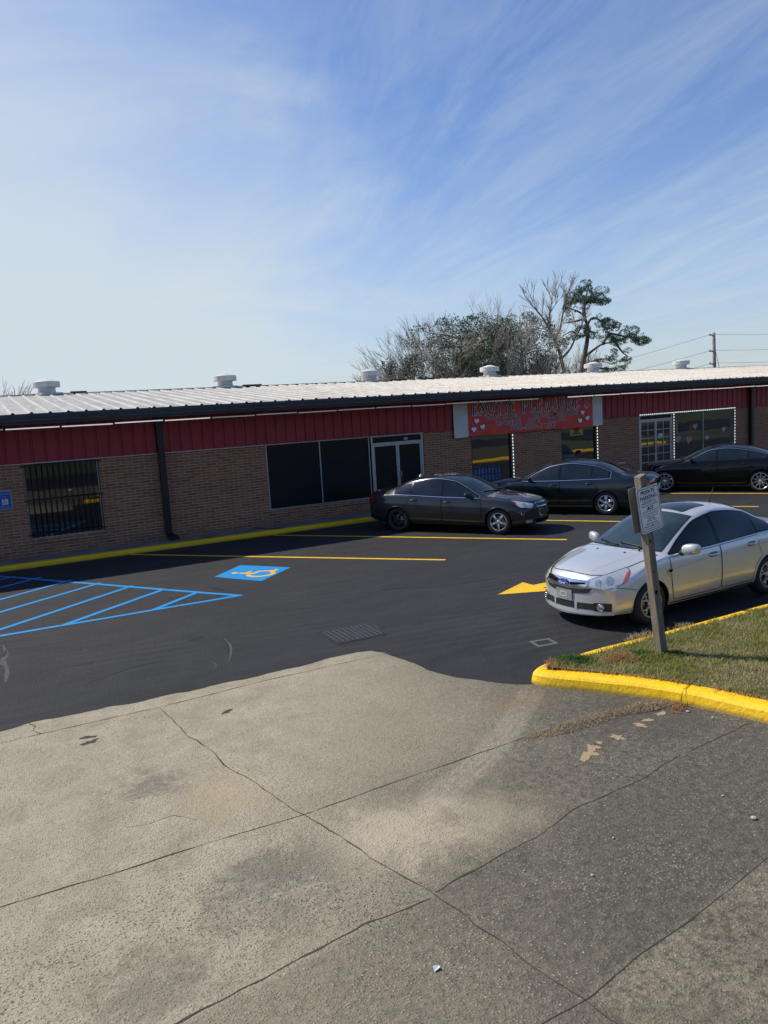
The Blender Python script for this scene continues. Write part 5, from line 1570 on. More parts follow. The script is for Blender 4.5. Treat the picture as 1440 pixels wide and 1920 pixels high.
# ------------------------------------------------------------------ signs on the building
M['banner_red'] = simple('banner_red', (.72,.045,.04), .5, var=.12, scale=2, bmp=.15, bscale=6)
M['banner_white'] = simple('banner_white', (.64,.64,.62), .55, var=.1, scale=3)
M['ink_black'] = simple('ink_black', (.008,.008,.012), .6)
M['ink_grey'] = simple('ink_grey', (.72,.72,.74), .6); M['ink_white'] = simple('ink_white', (.85,.85,.85), .6)
bn = empty('shop_banner', (17.3, 20.9, 2.2), 0, 'red vinyl shop banner with white ends, hearts and black lettering', 'banner')
BY = 20.905
def bchild(o): o.parent = bn; o.matrix_parent_inverse = Matrix.Translation(-Vector((17.3,20.9,2.2))); return o
def cloth(x0, x1, z0, z1, mat, name, y=BY):
    m = MB(); nx = max(4, int((x1-x0)/.12)); nz = 8
    for j in range(nz+1):
        for i in range(nx+1):
            x = x0+(x1-x0)*i/nx; t = j/nz
            m.v.append((x, y-.012*(1+noise.noise(Vector((x*1.9, t*1.5, 3))))*(1-t*.6), z0+(z1-z0)*t+(.012*math.sin(x*2.2) if j == 0 else 0)))
    for j in range(nz):
        for i in range(nx):
            k = j*(nx+1)+i; m.f.append((k, k+1, k+nx+2, k+nx+1)); m.m.append(0); m.sm.append(True)
    return bchild(m.build(name, mat))
cloth(14.60, 20.07, 2.215, 3.345, M['banner_red'], 'banner_panel'); cloth(14.04, 14.60, 2.195, 3.345, M['banner_white'], 'banner_end'); cloth(20.07, 20.54, 2.215, 3.345, M['banner_white'], 'banner_end')
def put_text(txt, x0, x1, zc, hgt, mat, y, name, off=0.0, space=1.0):
    me = text_mesh(txt, 1.0, mat, name, 1.0, off, 0.0, 'LEFT', space)
    ref = text_mesh(txt, 1.0, mat, name, 1.0, 0.0, 0.0, 'LEFT', space)
    xs = [v.co.x for v in ref.vertices]; ys = [v.co.y for v in ref.vertices]
    sx = (x1-x0)/(max(xs)-min(xs)); sy = hgt/(max(ys)-min(ys)); ax, ay = min(xs), (min(ys)+max(ys))/2
    me.transform(Matrix(((sx,0,0,x0-ax*sx), (0,0,1,y), (0,sy,0,zc-ay*sy), (0,0,0,1))))
    o = bpy.data.objects.new(name, me); COL.objects.link(o); return o
# bold sans rows with a pale edge
for (txt, x0, x1, zc, h) in (('BODY JEWELRY', 15.30, 17.0, 2.755, .145), ('VIDEOS', 17.24, 18.0, 2.755, .145), ('MAGAZINES', 18.22, 19.33, 2.755, .145),
                             ('LINGERIE', 15.74, 16.74, 2.565, .145), ('GIFTS', 17.02, 17.62, 2.565, .145), ('TOBACCO', 17.92, 18.82, 2.565, .145), ('706-507-1156', 16.32, 18.26, 2.375, .135)):
    bchild(put_text(txt, x0, x1, zc, h, M['ink_white'], BY-.029, 'lettering_edge', .05)); bchild(put_text(txt, x0, x1, zc, h, M['ink_black'], BY-.032, 'lettering', .012))
# ornate title drawn with flared strokes: each stroke = list of (x, y, width) on a 1 x 1 letter
def arc(cx, cy, rx, ry, a0, a1, w0, w1=None, n=14):
    w1 = w0 if w1 is None else w1
    return [(cx+rx*math.cos(R(a0+(a1-a0)*i/n)), cy+ry*math.sin(R(a0+(a1-a0)*i/n)), w0+(w1-w0)*math.sin(PI*i/n)) for i in range(n+1)]
def stem(x, b=.34, m=.17): return [(x, 0, b), (x, .08, m*1.1), (x, .45, m), (x, .55, m), (x, .92, m*1.1), (x, 1, b)]
GL = {
 'E': [stem(.3), [(.25,.97,.1), (.7,.96,.1), (.86,.93,.12), (.86,.78,.03)], [(.3,.52,.09), (.62,.52,.08), (.64,.60,.12)], [(.25,.03,.1), (.7,.04,.1), (.88,.07,.12), (.88,.24,.03)]],
 'X': [[(.12,1,.3), (.2,.9,.2), (.5,.5,.17), (.8,.1,.2), (.88,0,.3)], [(.86,1,.24), (.78,.9,.12), (.5,.5,.1), (.22,.1,.12), (.14,0,.24)]],
 'O': [arc(.5,.5,.36,.44,90,450,.13,.2,26)],
 'T': [stem(.5), [(.06,.78,.04), (.06,.93,.14), (.2,.95,.1), (.5,.97,.09), (.8,.95,.1), (.94,.93,.14), (.94,.78,.04)]],
 'I': [stem(.5, .42, .2)],
 'C': [arc(.52,.5,.36,.44,48,318,.1,.22,24), [(.78,.86,.18), (.74,.74,.1)]],
 'P': [stem(.28), [(.28,.96,.08), (.55,.96,.1), (.78,.88,.16), (.84,.72,.19), (.76,.55,.16), (.55,.46,.1), (.34,.46,.07)]],
 'L': [stem(.3), [(.25,.03,.1), (.65,.04,.1), (.88,.07,.13), (.9,.28,.03)]],
 'A': [[(.5,1,.16), (.62,.7,.17), (.76,.2,.19), (.84,.0,.34)], [(.5,1,.12), (.4,.7,.09), (.26,.2,.1), (.16,0,.3)], [(.3,.36,.06), (.7,.36,.06)]],
 'S': [[(.82,.76,.04), (.8,.88,.15), (.62,.96,.1), (.42,.94,.14), (.24,.82,.18), (.26,.64,.18), (.5,.52,.18), (.74,.4,.18), (.78,.2,.18), (.6,.06,.13), (.4,.04,.1), (.2,.12,.15), (.17,.28,.04)]],
 'U': [[(.24,1,.32), (.24,.9,.18), (.24,.35,.18), (.34,.1,.18), (.52,.04,.12), (.7,.1,.1), (.78,.35,.09), (.78,.9,.1), (.78,1,.24)]],
 'R': [stem(.26), [(.26,.96,.08), (.52,.96,.1), (.72,.88,.16), (.76,.74,.18), (.7,.58,.15), (.5,.5,.1), (.34,.5,.07)], [(.5,.5,.1), (.66,.34,.16), (.74,.1,.16), (.9,.03,.14), (.96,.1,.04)]],
 "'": [[(.5,1.04,.4), (.5,.9,.3), (.4,.76,.06)]],
}
def title(word, xs, z0, zh, lw, mat, y, grow, name):
    m = MB()
    for ch, x in zip(word, xs):
        for st in GL[ch]:
            L = [(x+(p[0]-.5)*lw, z0+p[1]*zh, p[2]*lw*.92+grow) for p in st]
            if grow:                        # extend the ends so the pale edge closes round the stroke
                a, b = Vector(L[0][:2]), Vector(L[1][:2]); e = (a-b).normalized()*grow*.5; L[0] = (a.x+e.x, a.y+e.y, L[0][2])
                a, b = Vector(L[-1][:2]), Vector(L[-2][:2]); e = (a-b).normalized()*grow*.5; L[-1] = (a.x+e.x, a.y+e.y, L[-1][2])
            m.ribbon([(u, y-.0002*len(m.f)/60, v) for u, v, w in L], [w*(1.0 if grow else 1.05) for u, v, w in L], up=(0,-1,0))
    return bchild(m.build(name, mat))
T1 = list(zip("EXOTIC", [14.88, 15.20, 15.54, 15.87, 16.16, 16.42])); T2 = list(zip("PLEASURE'S", [16.96, 17.28, 17.61, 17.95, 18.29, 18.63, 18.97, 19.29, 19.52, 19.77]))
W_ = [a for a, b in T1+T2]; X_ = [b for a, b in T1+T2]
title(W_, X_, 2.885, .43, .29, M['ink_grey'], BY-.029, .045, 'title_lettering_edge'); title(W_, X_, 2.885, .43, .29, M['ink_black'], BY-.034, 0, 'title_lettering')
def heart_pts(s, n=20):
    P = []
    for k in range(n):
        t = 2*PI*k/n
        P.append((s*.0625*16*math.sin(t)**3*.5, s*.0625*.5*(13*math.cos(t)-5*math.cos(2*t)-2*math.cos(3*t)-math.cos(4*t))))
    return P
m = MB(); m2 = MB()
for (x, z, r) in ((14.93,2.70,-8), (15.17,2.49,12), (14.81,2.43,-4), (19.56,2.73,-8), (19.79,2.52,10), (19.44,2.45,-6)):
    ca, sa = math.cos(R(r)), math.sin(R(r))
    for mm, s, y in ((m2, .245, BY-.029), (m, .205, BY-.033)):
        mm.poly([(x+u*ca-v*sa, y, z+u*sa+v*ca) for u, v in heart_pts(s)])
bchild(m2.build('heart_edge', M['ink_black'])); bchild(m.build('heart_motif', M['ink_white']))

# accessible parking plate on the brick by the barred window
M['sign_blue'] = simple('sign_blue', (.015,.10,.36), .45, var=.08); M['sign_white'] = simple('sign_white', (.62,.64,.66), .5)
ps = empty('parking_permit_sign', (.785, 20.99, 1.6), 0, 'small blue accessible parking sign on the brick left of the barred window', 'sign')
def rr_plate(w, h, r, y0, y1, mat, name, parent, z0=0, M4=None):
    pts = round_poly([(-w/2,-h/2), (w/2,-h/2), (w/2,h/2), (-w/2,h/2)], r)
    m = MB(); m.prism(pts, lambda u, v, t: (u, y0+t, v+z0), y1-y0)
    return m.build(name, mat, parent, fixn=True)
rr_plate(.305, .455, .03, 0, .006, M['sign_white'], 'sign_border', ps); rr_plate(.285, .435, .025, -.002, 0, M['sign_blue'], 'sign_face', ps)
def stext(parent, txt, w, h, x, z, y, mat, off=.0, name='lettering'):
    o = put_text(txt, x-w/2, x+w/2, z, h, mat, y, name, off); o.parent = parent; return o
stext(ps, 'PERMIT PARKING', .24, .028, 0, .155, -.0035, M['sign_white']); stext(ps, 'ONLY', .08, .026, 0, .085, -.0035, M['sign_white']); stext(ps, 'TOW-AWAY ZONE', .23, .026, 0, -.165, -.0035, M['sign_white'])
m = MB(); m.poly([(x, -.0032, z) for x, z in ((-.068,-.11), (.068,-.11), (.068,.03), (-.068,.03))]); m.build('pictogram_panel', M['sign_white'], ps)
m = MB(); wheelchair(m, Vector((-.008,-.0045,-.055)), Vector((1,0,0)), Vector((0,0,1)), .088, .012); m.build('wheelchair_pictogram', M['sign_blue'], ps)

# things stuck in the shop windows
M['pink'] = simple('pink_card', (.45,.20,.24), .6); M['pale_card'] = simple('pale_card', (.42,.38,.38), .6); M['red_card'] = simple('red_card', (.26,.03,.035), .6); M['yellow_card'] = simple('yellow_card', (.42,.36,.05), .6)
YW = Y0+.062
for (x, z, s, mat, lab) in ((24.66,1.43,.36,'pink','pink paper heart low in the window beside the light strip'), (25.30,1.36,.34,'pink','pink paper heart low in the middle of the left pane'), (25.66,1.86,.26,'pale_card','pale paper heart high in the left pane next to the red heart'),
                            (25.42,1.80,.30,'red_card','red paper heart high in the left pane of the hearts window'), (27.38,1.64,.26,'pale_card','pale paper heart near the right edge of the hearts window'), (26.36,1.36,.24,'pale_card','pale paper heart just right of the window mullion')):
    m = MB(); m.poly([(u, 0, v) for u, v in heart_pts(s)]); o = m.build('paper_heart', M[mat]); o.location = (x, YW, z); o.rotation_euler = (0, R(10*math.sin(x*7)), 0)
    tag(o, lab, 'paper heart', 'paper hearts in the shop window')
o = empty('open_sign', (24.60, YW, 1.88), 0, 'tall narrow yellow sign lettered downward in the window beside the light strip', 'window sign')
m = MB(); m.prism(round_poly([(-.085,-.30), (.085,-.30), (.085,.30), (-.085,.30)], .03), lambda u, v, t: (u, t-.003, v), .003); m.build('sign_panel', simple('dim_yellow', (.13,.11,.03), .5), o, fixn=True)
for k, ch in enumerate('OPEN'): stext(o, ch, .085, .095, 0, .21-.14*k, -.005, M['yellow_card'])
o = empty('notice_sheet', (23.70, Y0+.047, 1.62), 0, 'white notice sheet taped to the right leaf of the lattice door', 'notice')
m = MB(); m.poly([(-.13,0,-.09), (.13,0,-.09), (.13,0,.09), (-.13,0,.09)]); m.build('paper', M['sign_white'], o)
o = empty('poster', (19.42, YW, 2.13), 0, 'yellow poster with a red disc in the window under the banner', 'poster')
m = MB(); m.poly([(-.30,0,-.21), (.30,0,-.21), (.30,0,.21), (-.30,0,.21)]); m.build('poster_sheet', M['yellow_card'], o)
m = MB(); m.poly([(.15*math.cos(2*PI*k/18), -.003, .06+.15*math.sin(2*PI*k/18)) for k in range(18)]); m.build('red_disc', M['red_card'], o)
m = MB(); m.box(-.22, .22, -.004, -.002, -.17, -.13); m.box(-.16, .16, -.004, -.002, -.115, -.09); m.build('dark_bars', M['ink_black'], o)
m = MB(); m.poly([(-.09,0,-.022), (.09,0,-.022), (.09,0,.022), (-.09,0,.022)]); o = m.build('window_sticker', M['sign_white']); o.location = (2.25, YW, 1.70)
tag(o, 'small white sticker in the middle of the barred window', 'sticker')

# ------------------------------------------------------------------ private parking sign on a timber post
M['old_wood'] = None
def wood_mat():
    m, nt, b = newmat('weathered_timber')
    v = objc(nt)
    g = noise_n(nt, mapping(nt, v, (26, 26, 1.6)), 1.6, 7, .7, .8); n = noise_n(nt, v, 5, 5, .65)
    c = mixc(nt, ramp(nt, g, [(.3, 0.0), (.7, 1.0)]), (.095,.078,.058), (.27,.225,.17))
    c = mixc(nt, ramp(nt, n, [(.50, 0.0), (.75, .6)]), c, (.10,.095,.08))
    nt.links.new(c, b.inputs['Base Color']); b.inputs['Roughness'].default_value = .9
    bump(nt, b, g, .6, .006); return m
M['old_wood'] = wood_mat()
P0 = Vector((7.071, 6.302, .13)); AX = Vector((-.88*.1053, .475*.1053, 1)).normalized()
pq = Vector((0,0,1)).rotation_difference(AX)
post = empty('sign_post', P0, 0, 'leaning weathered timber post standing in the grass island in front of the silver car', 'post')
post.rotation_mode = 'QUATERNION'; post.rotation_quaternion = pq
m = MB(); L = 2.20; hw = .051; nseg = 14; vs = []
for i in range(nseg+1):
    z = -.1+(L+.1)*i/nseg
    for k, (a, b) in enumerate(((-1,-1), (1,-1), (1,1), (-1,1))):
        w = hw*(1+.05*noise.noise(Vector((k*3, z*2.2, 1))))
        vs.append((a*w, b*w, z+(.012*a if i == nseg else 0)))
fs = [(4*i+k, 4*i+(k+1) % 4, 4*i+4+(k+1) % 4, 4*i+4+k) for i in range(nseg) for k in range(4)]+[(4*nseg, 4*nseg+1, 4*nseg+2, 4*nseg+3)]
m.add(vs, fs); m.build('timber', M['old_wood'], post, bevel=.008)
m = MB()
for (z, s) in ((1.42,.012), (1.05,.009), (.80,.022)):
    m.poly([(-.02+s*math.cos(2*PI*k/10), -hw-.0035, z+s*1.3*math.sin(2*PI*k/10)) for k in range(10)])
m.build('knot', M['dark_void'], post)

M['sign_alu'] = simple('sign_aluminium', (.27,.27,.25), .5, .5, var=.12, scale=4); M['sign_face'] = simple('sign_face_white', (.80,.81,.82), .4, var=.06, scale=8)
def parking_sign(t, off, flip, label):
    c = P0+AX*t
    e = empty('parking_sign', c+Vector((.035, off, 0)), 0, label, 'sign', 'private parking signs on the post')
    e.rotation_mode = 'XYZ'; e.rotation_euler = (R(-2), R(-8.5), PI if flip else 0)
    if flip: e.rotation_euler = (R(2), R(8.0), PI)
    W_, H_ = .365, .545
    rr_plate(W_, H_, .045, 0, .004, M['sign_alu'], 'sign_plate', e)
    rr_plate(W_-.012, H_-.012, .042, -.0014, 0, M['sign_face'], 'sign_face', e)
    pts = [Vector((a, -.0030, b)) for a, b in round_poly([(-W_/2+.022,-H_/2+.022), (W_/2-.022,-H_/2+.022), (W_/2-.022,H_/2-.022), (-W_/2+.022,H_/2-.022)], .035)]
    m = MB(); m.ribbon(pts, .007, (0,1,0), closed=True); m.build('border_line', M['ink_black'], e)
    for (txt, w, h, z, off_) in (('PRIVATE', .225, .046, .207, .02), ('PARKING', .265, .046, .145, .02)):
        stext(e, txt, w, h, 0, z, -.0035, M['ink_black'], off_)
    for (txt, w, z) in (('VEHICLES ILLEGALLY OR', .20, .103), ('IMPROPERLY PARKED WILL BE', .235, .078), ("TOWED AWAY AT OWNER'S EXPENSE", .27, .050), ('RECOVERY COLUMBUS, INC.', .26, -.022), ('819 SOUTH OAKVIEW AVE.', .25, -.052),
                        ('COLUMBUS, GA 31903', .215, -.082), ('706-689-4804', .12, -.107), ('8:00 AM - 5:00 PM', .145, -.134), ('MINIMUM TOWING FEE $125.00', .21, -.168), ('MINIMUM STORAGE FEE $15.00 PER DAY', .27, -.196), ('CASH & CERTIFIED CHECK ACCEPTED', .265, -.223)):
        stext(e, txt, w, .0155, 0, z, -.0035, M['ink_black'], .012)
    o = stext(e, 'RCI', .085, .034, .005, .014, -.0036, M['ink_black'], .03)
    o.data.transform(Matrix(((1,0,.35,-.005), (0,1,0,0), (0,0,1,0), (0,0,0,1))))
    m = MB(); m.poly([(-.055,-.0034,-.006), (-.03,-.0034,-.006), (-.005,-.0034,.03), (-.02,-.0034,.03)]); m.build('logo_flash', M['ink_black'], e)
    for z in (.225, -.195):
        m = MB(); m.lathe([(.001, .006), (.008, .005), (.011, 0)], 8, M=Matrix.Translation((0.0, -.002, z)) @ Matrix.Rotation(R(90), 4, 'X')); m.build('bolt', M['disc'], e)
    return e
parking_sign(1.80, -hw-.006, False, 'white private parking notice facing the street on the leaning timber post')
parking_sign(1.80, hw+.012, True, 'back plate of the second parking sign on the far side of the post')

# ------------------------------------------------------------------ stop sign and wood across the street (seen only as reflections in the shop glass)
M['stop_red'] = simple('stop_red', (.35,.015,.02), .4)
st = empty('stop_sign', (23.2, -17.5, -.03), 0, 'red octagonal stop sign on a post across the street', 'sign')
m = MB(); m.tube([(0,0,0), (0,0,2.9)], .035, 8); m.build('post', M['sign_alu'], st)
oc = lambda r: [(r*math.cos(R(22.5+45*k)), r*math.sin(R(22.5+45*k))) for k in range(8)]
m = MB(); m.prism(oc(.41), lambda u, v, t: (-u, .05+t, v+2.5), .004); m.build('sign_border', M['sign_white'], st, fixn=True)
m = MB(); m.prism(oc(.385), lambda u, v, t: (-u, .0545+t, v+2.5), .003); m.build('sign_face', M['stop_red'], st, fixn=True)
o = stext(st, 'STOP', .55, .24, 0, 0, 0, M['sign_white']); o.rotation_euler = (0, 0, PI); o.location = (0, .059, 2.5)

def leaf_cloud(blobs, n, size, mat, name, parent, seed, flat=.7, asp=1.0, gap=-.22):
    """leaf-sized faces through a set of blobs (x,y,z,r)"""
    q = random.Random(seed); V = []; F = []
    tot = sum(b[3]**2 for b in blobs)
    for (bx, by, bz, br) in blobs:
        for i in range(int(n*br**2/tot)):
            while True:
                d = Vector((q.uniform(-1,1), q.uniform(-1,1), q.uniform(-1,1)))
                if d.length < 1: break
            d = d.normalized()*(d.length**.45)
            p = Vector((bx, by, bz))+Vector((d.x*br, d.y*br, d.z*br*flat))
            if noise.noise(p*.9/max(.6, br*.6)) < gap: continue
            a = Vector((q.gauss(0,1), q.gauss(0,1), q.gauss(0,.8))).normalized(); b = a.orthogonal().normalized(); s = size*q.uniform(.5, 1.3)
            k = len(V); c = a.cross(b)*asp
            V += [tuple(p-b*s*.5-c*s*.25), tuple(p+b*s*.1-c*s*.4), tuple(p+b*s*.6+c*s*.1), tuple(p-b*s*.1+c*s*.4)]
            F.append((k, k+1, k+2, k+3))
    me = bpy.data.meshes.new(name); me.from_pydata(V, [], F); me.materials.append(mat); me.update()
    o = bpy.data.objects.new(name, me); link(o, parent); return o
def foliage(name, a, b):
    m, nt, bs = newmat(name); p = worldp(nt)
    n1 = noise_n(nt, p, .7, 4); n2 = noise_n(nt, p, 5, 3)
    nt.links.new(mixc(nt, ramp(nt, math_n(nt, 'MULTIPLY_ADD', n1, .6, math_n(nt, 'MULTIPLY', n2, .4)), [(.38, 0.0), (.62, 1.0)]), a, b), bs.inputs['Base Color'])
    bs.inputs['Roughness'].default_value = .7; bs.inputs['Specular IOR Level'].default_value = .2
    return m
M['pine_needles'] = foliage('pine_needles', (.065,.11,.07), (.13,.18,.11)); M['cedar_leaf'] = foliage('cedar_leaf', (.055,.080,.040), (.115,.14,.07))  # pine greens are paled, distance haze put into the needle colour
M['bark'] = simple('bark', (.115,.095,.080), .95, var=.35, scale=4); M['bark_grey'] = simple('bark_grey', (.20,.18,.165), .95, var=.3, scale=4); M['twig'] = simple('twig', (.36,.31,.27), .95, var=.25, scale=2); M['twig_red'] = simple('twig_red', (.30,.22,.19), .95, var=.25, scale=2)
M['far_wood'] = foliage('far_wood', (.02,.035,.015), (.05,.06,.03))

def branch(mb, p, d, L, r, lev, q, up=.12, spread=.55, nmin=2, nmax=3, rmin=.014):
    n = 4; pts = [p]; dd = d.copy(); rr = [r]
    for i in range(n):
        dd = (dd+Vector((q.gauss(0,.11), q.gauss(0,.11), q.gauss(0,.07)+up*.25))).normalized()
        pts.append(pts[-1]+dd*L/n); rr.append(max(rmin*.6, r*(1-.42*(i+1)/n)))
    mb[0 if lev >= 3 else 1].tube(pts, rr, 6 if lev >= 3 else 3, cap=False)
    if lev <= 0: return
    for k in range(q.randint(nmin, nmax)+(1 if lev == 1 else 0)):
        t = q.uniform(.45, 1.0); i = min(n-1, int(t*n)); s = pts[i].lerp(pts[i+1], t*n-i)
        a = q.uniform(0, 2*PI); ax = dd.orthogonal().normalized(); ax = Matrix.Rotation(a, 3, dd) @ ax
        nd = (dd*math.cos(spread*q.uniform(.6,1.3))+ax*math.sin(spread*q.uniform(.6,1.3))+Vector((0,0,up))).normalized()
        branch(mb, s, nd, L*q.uniform(.58, .82), max(rmin, r*.52), lev-1, q, up, spread, nmin, nmax, rmin)
    branch(mb, pts[-1], dd, L*.72, max(rmin, r*.6), lev-1, q, up, spread, nmin, nmax, rmin)
def bare_tree(name, x, y, H, stems, seed, label, mat=('bark_grey','twig'), lev=5, spread=.5, up=.12, z0=0, lean=.15, r=.16, group='leafless trees behind the building', nmax=3):
    q = random.Random(seed); root = empty(name, (x, y, 0), 0, label, 'tree', group)
    mb = (MB(), MB())
    for s in range(stems):
        a = 2*PI*s/stems+q.random(); ln = lean*q.uniform(.5, 1.4) if stems > 1 else lean*.3
        d = Vector((math.cos(a)*ln, math.sin(a)*ln, 1)).normalized()
        branch(mb, Vector((math.cos(a)*.3*(stems > 1), math.sin(a)*.3*(stems > 1), z0-.2)), d, H*.34*q.uniform(.85, 1.1), r*q.uniform(.7, 1.1), lev, q, up, spread, 2, nmax)
    mb[0].build('trunk', M[mat[0]], root); mb[1].build('crown', M[mat[1]], root)
    return root
# tall pine with wide ragged limbs
pn = empty('pine_tree', (56.2, 60, 0), 0, 'tall crooked pine with ragged dark green tufts and one long limb reaching right', 'tree')
def rel(l): return [Vector((a-56.2, dy, c)) for (a, c, dy) in l]
tk = smooth_line(rel([(55.9,-.2,0), (56.1,3,0), (56.3,5.9,0), (56.6,7.2,0), (57.1,9.0,0), (57.35,10.2,.1), (57.0,11.6,.2), (57.15,13.2,.1), (57.6,14.7,0)]), 4)
m = MB(); m.tube(tk, [.36*(1-.86*i/(len(tk)-1)) for i in range(len(tk))], 8); m.build('trunk', M['bark'], pn)
limbs = [[(56.7,7.3,0), (57.6,8.0,-.3), (58.8,8.6,-.5), (60.4,8.75,-.6), (61.2,9.2,-.6)], [(58.8,8.6,-.5), (60.0,9.6,-.2), (62.2,9.4,0), (64.4,9.2,.2), (65.6,8.9,.2)], [(57.3,9.6,0), (56.4,9.5,.4), (55.6,10.0,.6), (54.4,9.4,.9)], [(57.0,11.4,.1), (56.2,11.7,-.2), (55.0,12.0,-.4), (53.6,12.2,-.5)],
         [(57.2,10.6,0), (58.2,11.3,.3), (59.6,11.0,.5), (60.6,10.5,.6)], [(57.1,12.8,0), (58.2,13.1,-.2), (59.4,13.0,-.2)], [(57.1,12.6,0), (56.0,13.1,.2), (55.2,13.3,.3)], [(56.8,6.6,0), (58.0,7.0,-.4), (59.2,7.1,-.6)], [(57.2,10.3,.2), (58.6,9.9,.8), (59.6,9.9,1)], [(60.4,8.75,-.6), (61.4,7.7,-.6), (62.3,7.2,-.6)], [(56.9,6.2,0), (59.5,6.1,-.2), (61.0,6.0,-.3)], [(57.0,11.2,0), (55.6,10.9,.4), (54.4,10.8,.5)]]
m = MB()
for l in limbs: P_ = smooth_line(rel(l), 4); m.tube(P_, [.15*(1-.8*i/(len(P_)-1)) for i in range(len(P_))], 5)
m.build('limbs', M['bark'], pn)
bl = []
q = random.Random(21)
for (x, z, r, k) in ((57.5,14.5,.75,3), (57.0,13.7,1.0,5), (58.6,13.3,.95,5), (56.0,13.2,.95,5), (55.3,13.0,.6,3), (59.4,12.9,.6,3), (57.6,12.6,.9,4), (53.8,12.2,.65,3), (54.8,12.1,.65,3), (56.4,11.9,.5,2), (58.9,11.4,.55,3), (60.2,10.7,.85,5), (61.0,10.2,.7,4), (59.6,11.0,.6,3), (58.4,10.0,.45,2),
                     (55.6,10.0,.75,4), (54.7,9.3,.75,4), (56.3,9.6,.5,3), (53.9,8.7,.5,3), (60.2,9.4,.85,5), (61.4,9.2,.9,5), (62.6,9.5,.95,5), (63.8,9.0,.8,5), (64.8,8.9,.65,4), (65.6,8.8,.45,3), (62.2,7.7,.55,3), (62.6,7.0,.5,3), (63.2,6.8,.4,2), (59.4,7.0,.6,4), (58.6,7.1,.5,3), (60.9,6.2,.6,4), (60.0,5.9,.6,3), (54.6,10.9,.5,3), (57.9,9.3,.4,2)):
    for j in range(k): bl.append((x-56.2+q.gauss(0,r*.75), q.gauss(0,.8), z+q.gauss(0,r*.28), r*q.uniform(.55,1.0)))
leaf_cloud(bl, 34000, .26, M['pine_needles'], 'needle_tufts', pn, 4, .62, .22, .0)
# broad evergreens and leafless trees behind the roof
def cedar(x, y, H, R_, seed, label, n=9000):
    q = random.Random(seed); e = empty('evergreen_tree', (x, y, 0), 0, label, 'tree', 'round evergreens behind the building')
    m = MB(); m.tube([(0,0,-.2), (.1,0,H*.4), (0,.1,H*.85)], [.28,.2,.05], 7)
    for k in range(22):
        a = q.random()*2*PI; z = H*q.uniform(.3,.85); l = R_*q.uniform(.5,.95)
        m.tube([(0,0,z), (math.cos(a)*l*.5, math.sin(a)*l*.5, z+.35), (math.cos(a)*l, math.sin(a)*l, z+.5)], [.09,.06,.03], 4)
    m.build('trunk', M['bark'], e)
    bl = []
    for k in range(70):
        a = q.random()*2*PI; t = q.random(); z = H*(.30+.66*t); rr = R_*math.sin(PI*min(1, .18+.70*(1-t)+.05))*q.uniform(.35, 1.0)
        bl.append((math.cos(a)*rr, math.sin(a)*rr, z, R_*q.uniform(.18,.36)))
    leaf_cloud(bl, int(n*2.2), .17, M['cedar_leaf'], 'crown', e, seed+1, .8, .6, -.16)
cedar(49.0, 60.5, 11.6, 3.8, 31, 'dark rounded evergreen directly left of the tall pine', 15000); cedar(40.8, 58.9, 11.2, 4.3, 32, 'dark rounded evergreen behind the big leafless tree', 16000)
cedar(53.3, 62, 7.8, 1.6, 33, 'small dark evergreen between the round evergreen and the pine trunk', 2500); cedar(35.6, 61, 7.9, 2.3, 34, 'low evergreen bush at the left end of the tree group', 5000)
bare_tree('bare_tree', 42.2, 59, 13.6, 8, 41, 'big many stemmed leafless tree fanning up behind the roof middle', lev=4, lean=.42, spread=.30, up=.05, r=.085, nmax=3)
bare_tree('bare_tree', 45.6, 58.6, 13.4, 7, 47, 'leafless tree with upright grey twigs between the two evergreens', lev=4, lean=.34, spread=.30, up=.06, r=.08, nmax=3)
bare_tree('bare_tree', 38.4, 59.5, 11.6, 9, 43, 'smaller leafless tree on the left flank of the evergreens', lev=4, lean=.46, spread=.34, up=.03, r=.075, nmax=3)
bare_tree('bare_tree', 49.3, 57.8, 9.4, 9, 44, 'reddish leafless tree in front of the round evergreen', ('bark_grey','twig_red'), lev=4, lean=.5, spread=.46, up=.0, r=.07, nmax=3)
bare_tree('bare_tree', 58.8, 61.5, 10.0, 3, 45, 'thin pale leafless sapling tangled behind the pine trunk', lev=4, lean=.3, spread=.4, up=.14, r=.06)
bare_tree('bare_tree', 33.2, 60, 8.0, 5, 48, 'low thin leafless brush at the far left of the tree group', lev=4, lean=.3, spread=.4, up=.1, r=.045)
bare_tree('bare_tree', .9, 58, 9.0, 5, 49, 'leafless tree peeking in at the left edge above the roof', lev=4, lean=.34, spread=.42, up=.08, r=.08)
